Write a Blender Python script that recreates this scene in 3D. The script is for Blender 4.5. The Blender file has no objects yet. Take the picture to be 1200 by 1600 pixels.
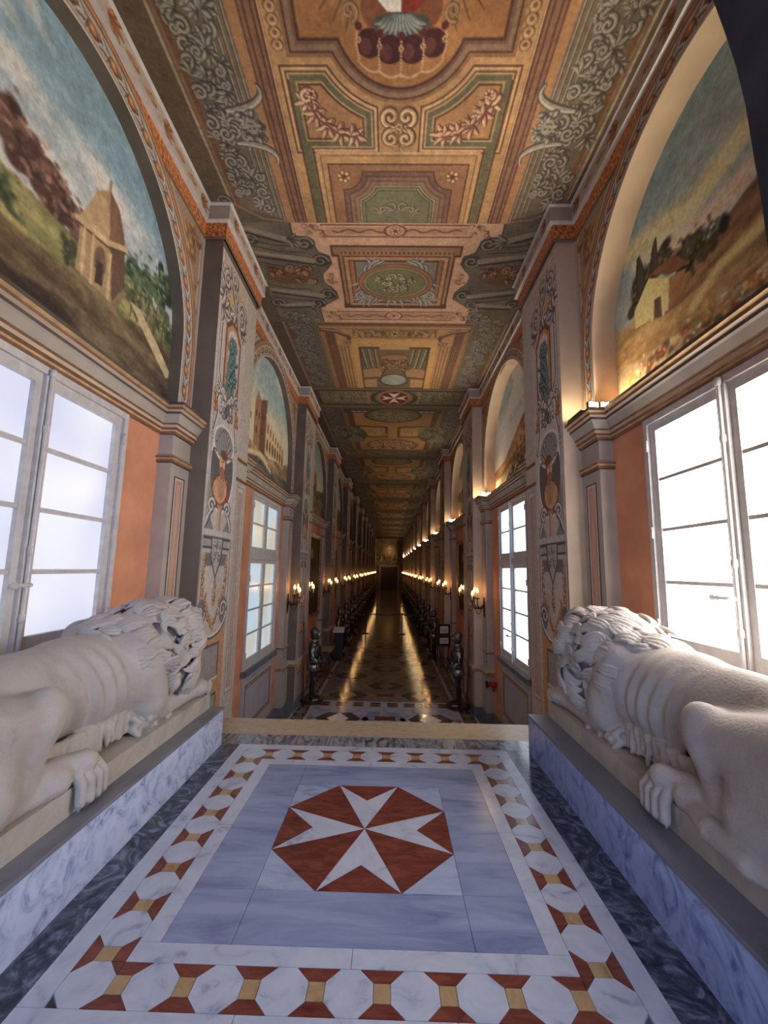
import bpy, math, random
import numpy as np
from mathutils import Matrix, Vector

# ------------------------------------------------------------------ camera, world, exposure, large lights
scene = bpy.context.scene
C = scene.collection
random.seed(7)
RNG = np.random.default_rng(7)

CAMX = 0.08
def setup_camera():
    pitch, yaw, roll = math.radians(7.698), math.radians(-0.906), math.radians(1.076)
    cy, sy, cp, sp = math.cos(yaw), math.sin(yaw), math.cos(pitch), math.sin(pitch)
    f = Vector((sy * cp, cy * cp, sp)); r = Vector((cy, -sy, 0)); u = r.cross(f)
    cr, sr = math.cos(roll), math.sin(roll)
    r2 = cr * r + sr * u; u2 = -sr * r + cr * u
    cam = bpy.data.cameras.new('camera'); o = bpy.data.objects.new('camera', cam); C.objects.link(o)
    m = Matrix(((r2.x, u2.x, -f.x, CAMX), (r2.y, u2.y, -f.y, 0.0), (r2.z, u2.z, -f.z, 1.55), (0, 0, 0, 1)))
    o.matrix_world = m
    cam.sensor_fit = 'VERTICAL'; cam.sensor_height = 36.0; cam.sensor_width = 27.0
    cam.lens = 659.18 * 36.0 / 1600.0; cam.clip_start = 0.02; cam.clip_end = 200
    scene.camera = o
setup_camera()

world = bpy.data.worlds.new('world'); scene.world = world; world.use_nodes = True
world.node_tree.nodes['Background'].inputs[0].default_value = (0.50, 0.60, 0.80, 1)
world.node_tree.nodes['Background'].inputs[1].default_value = 0.25

vs = scene.view_settings
vs.view_transform = 'Standard'; vs.look = 'None'; vs.gamma = 1.0; vs.use_curve_mapping = False
vs.exposure = 0.35
WIN_RIGHT, WIN_LEFT, WIN_REAR, WIN_SIDE2_L, WIN_SIDE2_R = 11.5, 0.76, 6.0, 0.62, 2.6

# ------------------------------------------------------------------ helpers: colour, materials
def lin(c):
    c = np.asarray(c, float) / 255.0
    return np.where(c <= 0.04045, c / 12.92, ((c + 0.055) / 1.055) ** 2.4)
def rgba(c):
    l = lin(c); return (float(l[0]), float(l[1]), float(l[2]), 1.0)
MATS = {}
def _new(name):
    m = bpy.data.materials.new(name); m.use_nodes = True
    nt = m.node_tree; b = nt.nodes['Principled BSDF']; MATS[name] = m
    return m, nt, b
def _coord(nt, scale=(1, 1, 1), rot=(0, 0, 0)):
    tc = nt.nodes.new('ShaderNodeTexCoord'); mp = nt.nodes.new('ShaderNodeMapping')
    mp.inputs['Scale'].default_value = scale; mp.inputs['Rotation'].default_value = rot
    nt.links.new(tc.outputs['Object'], mp.inputs['Vector']); return mp.outputs['Vector']
def _noise(nt, vec, scale, detail=4, rough=0.55, dist=0.0):
    n = nt.nodes.new('ShaderNodeTexNoise'); n.inputs['Scale'].default_value = scale
    n.inputs['Detail'].default_value = detail; n.inputs['Roughness'].default_value = rough
    n.inputs['Distortion'].default_value = dist
    nt.links.new(vec, n.inputs['Vector']); return n.outputs['Fac']
def _ramp(nt, fac, stops):
    r = nt.nodes.new('ShaderNodeValToRGB'); e = r.color_ramp.elements
    e[0].position, e[0].color = stops[0][0], rgba(stops[0][1]); e[1].position, e[1].color = stops[-1][0], rgba(stops[-1][1])
    for p, c in stops[1:-1]:
        x = e.new(p); x.color = rgba(c)
    nt.links.new(fac, r.inputs['Fac']); return r.outputs['Color']
def _bump(nt, b, fac, strength, dist=0.01):
    bp = nt.nodes.new('ShaderNodeBump'); bp.inputs['Strength'].default_value = strength; bp.inputs['Distance'].default_value = dist
    nt.links.new(fac, bp.inputs['Height']); nt.links.new(bp.outputs['Normal'], b.inputs['Normal'])
def mat(name, col, rough=0.6, metal=0.0, var=0.12, scale=6.0, bump=0.0, spec=0.5, bscale=40):
    if name in MATS: return MATS[name]
    m, nt, b = _new(name); v = _coord(nt)
    lo = [max(0, x * (1 - var)) for x in col]; hi = [min(255, x * (1 + var)) for x in col]
    nt.links.new(_ramp(nt, _noise(nt, v, scale), [(0.3, lo), (0.7, hi)]), b.inputs['Base Color'])
    b.inputs['Roughness'].default_value = rough; b.inputs['Metallic'].default_value = metal
    b.inputs['Specular IOR Level'].default_value = spec
    if bump: _bump(nt, b, _noise(nt, v, bscale, 5), bump)
    return m
def marble(name, base, vein, mid=None, scale=3.0, rough=0.16, stretch=(1, 1, 1), rot=(0, 0, 0), dist=1.2, width=(0.42, 0.5, 0.62), bump=0.0):
    if name in MATS: return MATS[name]
    m, nt, b = _new(name); v = _coord(nt, stretch, rot)
    n = _noise(nt, v, scale, 8, 0.62, dist)
    nt.links.new(_ramp(nt, n, [(width[0], vein), (width[1], mid or base), (width[2], base)]), b.inputs['Base Color'])
    b.inputs['Roughness'].default_value = rough
    if bump: _bump(nt, b, _noise(nt, v, 60, 4), bump)
    return m
def vcol(name, rough=0.75, bump=0.12, spec=0.3):
    if name in MATS: return MATS[name]
    m, nt, b = _new(name)
    a = nt.nodes.new('ShaderNodeAttribute'); a.attribute_name = 'Col'
    v = _coord(nt); n = _noise(nt, v, 28, 6, 0.65)
    r = _ramp(nt, n, [(0.25, (205, 205, 205)), (0.75, (255, 255, 255))])
    mx = nt.nodes.new('ShaderNodeMix'); mx.data_type = 'RGBA'; mx.blend_type = 'MULTIPLY'; mx.inputs['Factor'].default_value = 1.0
    nt.links.new(a.outputs['Color'], mx.inputs['A']); nt.links.new(r, mx.inputs['B'])
    nt.links.new(mx.outputs['Result'], b.inputs['Base Color'])
    b.inputs['Roughness'].default_value = rough; b.inputs['Specular IOR Level'].default_value = spec
    _bump(nt, b, _noise(nt, v, 45, 5), bump)
    return m
def emit(name, col, strength, var=None, scale=2.0, base=(200, 200, 200)):
    if name in MATS: return MATS[name]
    m, nt, b = _new(name)
    b.inputs['Base Color'].default_value = rgba(base); b.inputs['Roughness'].default_value = 0.25
    if var:
        v = _coord(nt); nt.links.new(_ramp(nt, _noise(nt, v, scale, 2, 0.4), [(0.35, var), (0.62, col)]), b.inputs['Emission Color'])
    else:
        b.inputs['Emission Color'].default_value = rgba(col)
    b.inputs['Emission Strength'].default_value = strength
    return m

# ------------------------------------------------------------------ helpers: meshes and objects
class MB:
    """collects shapes; build() links them as one mesh object"""
    def __init__(s): s.v = []; s.f = []; s.mi = []
    def add(s, v, f, mi=0):
        o = len(s.v); s.v += [tuple(map(float, p)) for p in v]; s.f += [tuple(o + i for i in q) for q in f]; s.mi += [mi] * len(f); return s
    def box(s, x0, x1, y0, y1, z0, z1, mi=0):
        return s.add([(x0, y0, z0), (x1, y0, z0), (x1, y1, z0), (x0, y1, z0), (x0, y0, z1), (x1, y0, z1), (x1, y1, z1), (x0, y1, z1)],
                     [(0, 3, 2, 1), (4, 5, 6, 7), (0, 1, 5, 4), (1, 2, 6, 5), (2, 3, 7, 6), (3, 0, 4, 7)], mi)
    def cbox(s, x0, x1, y0, y1, z0, z1, b=0.004, mi=0):
        """box with its top edges chamfered"""
        v = [(x0, y0, z0), (x1, y0, z0), (x1, y1, z0), (x0, y1, z0), (x0, y0, z1 - b), (x1, y0, z1 - b), (x1, y1, z1 - b), (x0, y1, z1 - b),
             (x0 + b, y0 + b, z1), (x1 - b, y0 + b, z1), (x1 - b, y1 - b, z1), (x0 + b, y1 - b, z1)]
        f = [(0, 3, 2, 1), (8, 9, 10, 11)]
        for a in (0, 4):
            for i in range(4): j = (i + 1) % 4; f.append((a + i, a + j, a + 4 + j, a + 4 + i))
        return s.add(v, f, mi)
    def prism(s, poly, z0, z1, axis='z', mi=0):
        n = len(poly)
        def P(a, b, h): return (a, b, h) if axis == 'z' else ((h, a, b) if axis == 'x' else (a, h, b))
        v = [P(a, b, z0) for a, b in poly] + [P(a, b, z1) for a, b in poly]
        f = [tuple(range(n - 1, -1, -1)), tuple(range(n, 2 * n))] + [(i, (i + 1) % n, n + (i + 1) % n, n + i) for i in range(n)]
        return s.add(v, f, mi)
    def loft(s, rings, seg=16, caps=True, mi=0):
        """rings: (centre, rx, ry[, axis vectors a, b]); ellipses joined in order"""
        v = []; f = []
        for r in rings:
            c = np.array(r[0], float); a = np.array(r[3] if len(r) > 3 else (1, 0, 0), float); b = np.array(r[4] if len(r) > 4 else (0, 1, 0), float)
            for k in range(seg):
                t = 2 * math.pi * k / seg; v.append(c + a * r[1] * math.cos(t) + b * r[2] * math.sin(t))
        for i in range(len(rings) - 1):
            for k in range(seg):
                k2 = (k + 1) % seg; f.append((i * seg + k, i * seg + k2, (i + 1) * seg + k2, (i + 1) * seg + k))
        if caps:
            f.append(tuple(range(seg - 1, -1, -1))); o = (len(rings) - 1) * seg; f.append(tuple(range(o, o + seg)))
        return s.add(v, f, mi)
    def lathe(s, prof, c=(0, 0, 0), seg=16, mi=0):
        return s.loft([((c[0], c[1], c[2] + z), r, r) for r, z in prof], seg, True, mi)
    def tube(s, pts, r, seg=8, mi=0):
        pts = [np.array(p, float) for p in pts]; n = len(pts)
        rr = r if hasattr(r, '__len__') else [r] * n
        rings = []; up = np.array([0.0, 0, 1])
        for i, p in enumerate(pts):
            t = pts[min(i + 1, n - 1)] - pts[max(i - 1, 0)]; t /= np.linalg.norm(t) + 1e-9
            a = np.cross(t, up)
            if np.linalg.norm(a) < 0.05: a = np.cross(t, np.array([1.0, 0, 0]))
            a /= np.linalg.norm(a); b = np.cross(a, t); up = b if abs(t[2]) < 0.95 else up
            rings.append((p, rr[i], rr[i], a, b))
        return s.loft(rings, seg, True, mi)
    def ball(s, c, r, seg=12, n=8, mi=0):
        rx, ry, rz = r if hasattr(r, '__len__') else (r, r, r)
        return s.loft([((c[0], c[1], c[2] - rz * math.cos(math.pi * (i + 0.05) / (n + 0.1))), rx * math.sin(math.pi * (i + 0.05) / (n + 0.1)), ry * math.sin(math.pi * (i + 0.05) / (n + 0.1))) for i in range(n + 1)], seg, True, mi)
    def mesh(s, name, mats, smooth=False, sx=1):
        me = bpy.data.meshes.new(name)
        me.from_pydata([(sx * x, y, z) for x, y, z in s.v], [], s.f)
        for m in (mats if isinstance(mats, (list, tuple)) else [mats]): me.materials.append(m)
        if any(s.mi): me.polygons.foreach_set('material_index', s.mi)
        if smooth: me.polygons.foreach_set('use_smooth', [True] * len(me.polygons))
        if smooth == 'auto': me.set_sharp_from_angle(angle=math.radians(40))
        me.update(); return me
    def build(s, name, mats, parent=None, smooth=False, sx=1, loc=None):
        return link(name, s.mesh(name, mats, smooth, sx), parent, loc)
def link(name, me, parent=None, loc=None):
    o = bpy.data.objects.new(name, me); C.objects.link(o)
    if parent is not None: o.parent = parent
    if loc is not None: o.location = loc
    return o
def tag(o, label=None, cat=None, group=None, kind=None):
    if label: o['label'] = label
    if cat: o['category'] = cat
    if group: o['group'] = group
    if kind: o['kind'] = kind
    return o
def empty(name, loc=(0, 0, 0), rz=0.0):
    o = bpy.data.objects.new(name, None); C.objects.link(o); o.location = loc; o.rotation_euler = (0, 0, rz); o.empty_display_size = 0.1; return o
def copy_tree(o, parent=None):
    c = o.copy(); C.objects.link(c); c.parent = parent
    for ch in list(o.children): copy_tree(ch, c)
    return c
def grid_mesh(name, P, col, m):
    """P (nv, nu, 3) points, col (nv, nu, 3) display colours -> mesh with a colour attribute"""
    nv, nu = P.shape[:2]; me = bpy.data.meshes.new(name)
    me.vertices.add(nv * nu); me.vertices.foreach_set('co', P.reshape(-1).astype(np.float32))
    i = np.arange(nv * nu).reshape(nv, nu)
    q = np.stack([i[:-1, :-1], i[:-1, 1:], i[1:, 1:], i[1:, :-1]], -1).reshape(-1)
    nf = (nv - 1) * (nu - 1); me.loops.add(nf * 4); me.loops.foreach_set('vertex_index', q.astype(np.int32))
    me.polygons.add(nf); me.polygons.foreach_set('loop_start', np.arange(0, nf * 4, 4, dtype=np.int32))
    a = me.color_attributes.new('Col', 'FLOAT_COLOR', 'POINT')
    cc = np.ones((nv * nu, 4), np.float32); col = col * 0.80 + col.mean(-1, keepdims=True) * 0.20; cc[:, :3] = lin(np.clip(col * 1.10 + 6, 0, 250)).reshape(-1, 3)
    a.data.foreach_set('color', cc.reshape(-1)); me.materials.append(m); me.update(calc_edges=True); return me

# ------------------------------------------------------------------ helpers: signed-distance sculpting (surface nets)
def surface_nets(F, org, h):
    s = F < 0
    cs = [(i, j, k) for i in (0, 1) for j in (0, 1) for k in (0, 1)]
    nx, ny, nz = (d - 1 for d in F.shape)
    cnt = sum(s[i:i + nx, j:j + ny, k:k + nz].astype(np.int8) for i, j, k in cs)
    I, J, K = np.nonzero((cnt > 0) & (cnt < 8))
    idx = -np.ones((nx, ny, nz), np.int64); idx[I, J, K] = np.arange(len(I))
    pos = np.zeros((len(I), 3)); n = np.zeros(len(I))
    for a in cs:
        for ax in range(3):
            if a[ax]: continue
            b = list(a); b[ax] = 1
            fa = F[I + a[0], J + a[1], K + a[2]]; fb = F[I + b[0], J + b[1], K + b[2]]
            x = (fa < 0) != (fb < 0); t = np.where(x, fa / np.where(x, fa - fb, 1), 0)
            p = np.tile(np.array(a, float), (len(I), 1)); p[:, ax] += t
            pos += p * x[:, None]; n += x
    V = (np.stack([I, J, K], 1) + pos / n[:, None]) * h + np.array(org)
    Q = []
    for ax in range(3):
        u, w = (ax + 1) % 3, (ax + 2) % 3
        sl0 = [slice(1, -1)] * 3; sl1 = [slice(1, -1)] * 3; sl0[ax] = slice(0, -1); sl1[ax] = slice(1, None)
        a = s[tuple(sl0)]; b = s[tuple(sl1)]
        E = np.stack(np.nonzero(a != b), 1)
        if not len(E): continue
        fl = a[tuple(E.T)]
        base = E.copy()
        for t in (u, w): base[:, t] += 1
        def cell(du, dw):
            g = base.copy(); g[:, u] -= du; g[:, w] -= dw; return idx[g[:, 0], g[:, 1], g[:, 2]]
        q = np.stack([cell(1, 1), cell(0, 1), cell(0, 0), cell(1, 0)], 1)
        q[~fl] = q[~fl][:, ::-1]; Q.append(q[(q >= 0).all(1)])
    return V, np.concatenate(Q)
class Sculpt:
    def __init__(s, lo, hi, h):
        s.lo = np.array(lo, float); s.h = h; n = [int((b - a) / h) + 1 for a, b in zip(lo, hi)]
        s.ax = [lo[i] + h * np.arange(n[i]) for i in range(3)]; s.F = np.full(n, 1.0)
    def sub(s, c0, c1):
        sl = []
        for i in range(3):
            a = int(np.clip((c0[i] - s.lo[i]) / s.h, 0, len(s.ax[i]) - 1)); b = int(np.clip((c1[i] - s.lo[i]) / s.h + 2, 1, len(s.ax[i])))
            sl.append(slice(a, b))
        return tuple(sl), np.meshgrid(s.ax[0][sl[0]], s.ax[1][sl[1]], s.ax[2][sl[2]], indexing='ij')
    def merge(s, sl, d, k):
        f = s.F[sl]
        if k <= 0: s.F[sl] = np.minimum(f, d); return
        t = np.clip(0.5 + 0.5 * (f - d) / k, 0, 1); s.F[sl] = f * (1 - t) + d * t - k * t * (1 - t)
    def cap(s, a, b, ra, rb, k=0.05):
        a = np.array(a, float); b = np.array(b, float); m = max(ra, rb) + max(k, s.h) * 1.5
        sl, (X, Y, Z) = s.sub(np.minimum(a, b) - m, np.maximum(a, b) + m)
        ab = b - a; L = ab @ ab + 1e-9
        t = np.clip(((X - a[0]) * ab[0] + (Y - a[1]) * ab[1] + (Z - a[2]) * ab[2]) / L, 0, 1)
        d = np.sqrt((X - a[0] - t * ab[0]) ** 2 + (Y - a[1] - t * ab[1]) ** 2 + (Z - a[2] - t * ab[2]) ** 2) - (ra + (rb - ra) * t)
        s.merge(sl, d, k); return s
    def ell(s, c, r, k=0.05):
        c = np.array(c, float); r = np.array(r, float); m = r + max(k, s.h) * 1.5
        sl, (X, Y, Z) = s.sub(c - m, c + m)
        q = np.sqrt(((X - c[0]) / r[0]) ** 2 + ((Y - c[1]) / r[1]) ** 2 + ((Z - c[2]) / r[2]) ** 2)
        q2 = np.sqrt(((X - c[0]) / r[0] ** 2) ** 2 + ((Y - c[1]) / r[1] ** 2) ** 2 + ((Z - c[2]) / r[2] ** 2) ** 2)
        s.merge(sl, q * (q - 1) / (q2 + 1e-6), k); return s
    def mesh(s, name, m, sx=1, post=None):
        F = s.F.copy(); F[0] = F[-1] = 1; F[:, 0] = F[:, -1] = 1; F[:, :, 0] = F[:, :, -1] = 1
        V, Q = surface_nets(F, s.lo, s.h)
        if post is not None: V = post(V)
        if sx < 0: V[:, 0] *= -1; Q = Q[:, ::-1]
        me = bpy.data.meshes.new(name); me.vertices.add(len(V)); me.vertices.foreach_set('co', V.reshape(-1).astype(np.float32))
        me.loops.add(Q.size); me.loops.foreach_set('vertex_index', Q.reshape(-1).astype(np.int32))
        me.polygons.add(len(Q)); me.polygons.foreach_set('loop_start', np.arange(0, Q.size, 4, dtype=np.int32))
        me.polygons.foreach_set('use_smooth', np.ones(len(Q), bool)); me.materials.append(m); me.update(calc_edges=True); me.validate(); return me

# ------------------------------------------------------------------ helpers: fresco painter (flat paint evaluated on a fine grid)
def vnoise(U, V, seed):
    r = np.random.default_rng(seed); T = r.random((64, 64))
    i = np.floor(U).astype(int); j = np.floor(V).astype(int); a = U - i; b = V - j
    a = a * a * (3 - 2 * a); b = b * b * (3 - 2 * b)
    g = lambda p, q: T[p & 63, q & 63]
    return (g(i, j) * (1 - a) + g(i + 1, j) * a) * (1 - b) + (g(i, j + 1) * (1 - a) + g(i + 1, j + 1) * a) * b
def fbm(U, V, s, seed=1, oct=4):
    o = 0; w = 0.5; t = 0
    for k in range(oct): o = o + w * vnoise(U * s, V * s, seed + k); t += w; w *= 0.55; s *= 2.1
    return o / t
class Cv:
    """canvas over u0..u1, v0..v1; colours are display values"""
    def __init__(s, u0, v0, u1, v1, h, base=(128, 128, 128), uv=None):
        if uv is None:
            s.u = np.linspace(u0, u1, int((u1 - u0) / h) + 2); s.v = np.linspace(v0, v1, int((v1 - v0) / h) + 2)
            s.U, s.V = np.meshgrid(s.u, s.v); s.reg = True
        else:
            s.U, s.V = uv; s.reg = False
        s.h = h; s.C = np.tile(np.array(base, float), s.U.shape + (1,))
    def put(s, d, col, bb=None, op=1.0, soft=None):
        """d: function (U, V) -> signed distance; paints where negative"""
        w = soft or s.h
        if bb is not None and s.reg:
            a0, b0, a1, b1 = bb; m = w + s.h
            i0, i1 = np.searchsorted(s.u, (a0 - m, a1 + m)); j0, j1 = np.searchsorted(s.v, (b0 - m, b1 + m))
            if i0 >= i1 or j0 >= j1: return s
            sl = (slice(j0, j1), slice(i0, i1))
        else: sl = (slice(None), slice(None))
        U, V = s.U[sl], s.V[sl]
        a = (np.clip(0.5 - d(U, V) / w, 0, 1) * op)[..., None]
        cc = col(U, V) if callable(col) else np.array(col, float)
        s.C[sl] = s.C[sl] * (1 - a) + cc * a; return s
    def rect(s, a0, b0, a1, b1, col, **k):
        return s.put(lambda U, V: np.maximum(np.maximum(a0 - U, U - a1), np.maximum(b0 - V, V - b1)), col, (a0, b0, a1, b1), **k)
    def ell(s, cu, cv, a, b, col, **k):
        return s.put(lambda U, V: (np.hypot((U - cu) / a, (V - cv) / b) - 1) * min(a, b), col, (cu - a, cv - b, cu + a, cv + b), **k)
    def ring(s, cu, cv, a, b, w, col, **k):
        return s.put(lambda U, V: np.abs((np.hypot((U - cu) / a, (V - cv) / b) - 1) * min(a, b)) - w / 2, col, (cu - a - w, cv - b - w, cu + a + w, cv + b + w), **k)
    def poly(s, pts, col, **k):
        P = np.array(pts, float)
        def d(U, V):
            ins = np.zeros(U.shape, bool); D = np.full(U.shape, 1e9)
            for (x0, y0), (x1, y1) in zip(P, np.roll(P, -1, 0)):
                ex, ey = x1 - x0, y1 - y0; t = np.clip(((U - x0) * ex + (V - y0) * ey) / (ex * ex + ey * ey + 1e-12), 0, 1)
                D = np.minimum(D, (U - x0 - t * ex) ** 2 + (V - y0 - t * ey) ** 2)
                if y0 != y1: ins ^= ((y0 > V) != (y1 > V)) & (U < x0 + (V - y0) * ex / ey)
            return np.where(ins, -1, 1) * np.sqrt(D)
        return s.put(d, col, (*P.min(0), *P.max(0)), **k)
    def line(s, pts, w, col, w1=None, **k):
        P = np.array(pts, float); n = len(P) - 1
        W = np.array(w, float) if hasattr(w, '__len__') else np.linspace(w, w if w1 is None else w1, n + 1); m = W.max()
        def d(U, V):
            D = np.full(U.shape, 1e9)
            for i in range(n):
                (x0, y0), (x1, y1) = P[i], P[i + 1]; ex, ey = x1 - x0, y1 - y0
                t = np.clip(((U - x0) * ex + (V - y0) * ey) / (ex * ex + ey * ey + 1e-12), 0, 1)
                D = np.minimum(D, np.hypot(U - x0 - t * ex, V - y0 - t * ey) - (W[i] * (1 - t) + W[i + 1] * t) / 2)
            return D
        return s.put(d, col, (P[:, 0].min() - m, P[:, 1].min() - m, P[:, 0].max() + m, P[:, 1].max() + m), **k)
    def frame(s, a0, b0, a1, b1, w, col, **k):
        return s.line([(a0, b0), (a1, b0), (a1, b1), (a0, b1), (a0, b0)], w, col, **k)
    def tint(s, amt, sc, seed=3):
        n = fbm(s.U, s.V, sc, seed)[..., None]; s.C *= 1 + (n - 0.5) * 2 * amt; return s
    # ornaments -------------------------------------------------
    def curl(s, u, v, r, a0, sgn, w, lo, hi, turns=1.25, sh=None):
        n = int(16 * turns); P = []
        for i in range(n + 1):
            t = i / n; a = a0 + sgn * t * turns * 2 * math.pi; q = r * (1 - 0.82 * t); P.append((u + q * math.cos(a), v + q * math.sin(a)))
        if sh is not None: s.line([(x + w * 0.5, y - w * 0.6) for x, y in P], w * 1.3, sh, w * 0.6)
        s.line(P, w * 2.0, lo, w * 1.2); s.line([(x - w * 0.15, y + w * 0.15) for x, y in P], w * 1.1, tuple((a + b * 2) / 3 for a, b in zip(lo, hi)), w * 0.7); s.line([(x - w * 0.3, y + w * 0.3) for x, y in P], w * 0.45, hi, w * 0.3); return s
    def leaf(s, u, v, ang, L, w, lo, hi, bend=0.6):
        P = []; a = ang
        for i in range(7): P.append((u, v)); u += L / 6 * math.cos(a); v += L / 6 * math.sin(a); a += bend / 6
        pr = np.array([0.45, 0.85, 1.1, 1.1, 0.95, 0.7, 0.35]); q = [(x - w * 0.16, y + w * 0.16) for x, y in P]
        s.line(P, pr * w * 1.7, lo); s.line(q, pr * w * 1.0, tuple((a + b * 2) / 3 for a, b in zip(lo, hi))); s.line([(x - w * 0.16, y + w * 0.16) for x, y in q], pr * w * 0.4, hi); return s
    def fan(s, u, v, ang, L, n, lo, hi, spread=2.2, w=None):
        for i in range(n):
            t = i / (n - 1) - 0.5 if n > 1 else 0
            s.leaf(u, v, ang + t * spread, L * (1 - 0.5 * abs(t)), w or L * 0.16, lo, hi, bend=1.6 * t)
        return s
    def rococo(s, u, v, a, b, lo, hi, n=14, seed=1, mirror=True, w=0.02):
        r = random.Random(seed)
        for i in range(int(n * 1.4)):
            du, dv = r.uniform(0, a) if mirror else r.uniform(-a, a), r.uniform(-b, b); k = r.random(); ang = r.uniform(0, 6.28); sz = r.uniform(0.5, 1.0)
            for m in ((1, -1) if mirror else (1,)):
                an = ang if m == 1 else math.pi - ang
                if k < 0.5: s.curl(u + m * du, v + dv, 0.52 * min(a, b) * sz, an, m, w * 1.35, lo, hi)
                else: s.fan(u + m * du, v + dv, an, 0.9 * min(a, b) * sz, 5, lo, hi, 2.0, w * 1.6)
        return s
    def flower(s, u, v, r, lo, hi):
        for i in range(6): a = i * 1.047 + 0.3; s.ell(u + 0.55 * r * math.cos(a), v + 0.55 * r * math.sin(a), r * 0.42, r * 0.42, lo); s.ell(u + 0.6 * r * math.cos(a), v + 0.62 * r * math.sin(a), r * 0.26, r * 0.26, hi)
        s.ell(u, v, r * 0.25, r * 0.25, lo); return s
def mixc(a, b, t):
    t = np.clip(t, 0, 1)[..., None]; return np.array(a, float) * (1 - t) + np.array(b, float) * t
def maltese(c, u, v, r, col):
    for q in range(4):
        a = q * math.pi / 2
        R = lambda d, t: (u + r * (d * math.cos(a) - t * math.sin(a)), v + r * (d * math.sin(a) + t * math.cos(a)))
        c.poly([(u, v), R(0.95, 0.42), R(0.65, 0.0), R(0.95, -0.42)], col)

# --- ceiling canvases: u across (0 = middle), v along the corridor
TAUPE, GOLD, UMB, GRY, LGT = (118, 101, 82), (190, 141, 88), (96, 62, 46), (104, 94, 80), (168, 156, 138)
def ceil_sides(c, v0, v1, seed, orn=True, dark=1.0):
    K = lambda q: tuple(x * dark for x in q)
    for m in (-1, 1):
        R = lambda a, b, col, op=1.0: c.rect(min(m * a, m * b), v0, max(m * a, m * b), v1, K(col), op=op)
        R(1.40, 2.5, TAUPE); R(2.06, 2.5, (104, 88, 70)); R(2.035, 2.06, (176, 154, 122)); R(1.995, 2.01, (150, 110, 74)); R(1.94, 1.99, (124, 84, 56)); R(1.56, 1.93, (112, 99, 82))
        for a in (1.44, 1.49, 1.545, 1.60): R(a, a + 0.012, (158, 146, 124)); R(a + 0.014, a + 0.022, (82, 72, 60))
        R(1.30, 1.42, (176, 124, 80)); R(1.14, 1.31, (140, 98, 72))
        for a in (1.16, 1.20, 1.265, 1.31): R(a, a + 0.018, (98, 62, 50))
        R(1.145, 1.158, (200, 160, 110))
        if orn:
            v = v0 + 0.1; k = 0
            while v < v1 - 0.25:
                c.rococo(m * 1.76, v, 0.17, 0.16, K((76, 70, 62)), K((170, 162, 146)), 6, seed + k, False, 0.020); v += 0.17; k += 1
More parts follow.
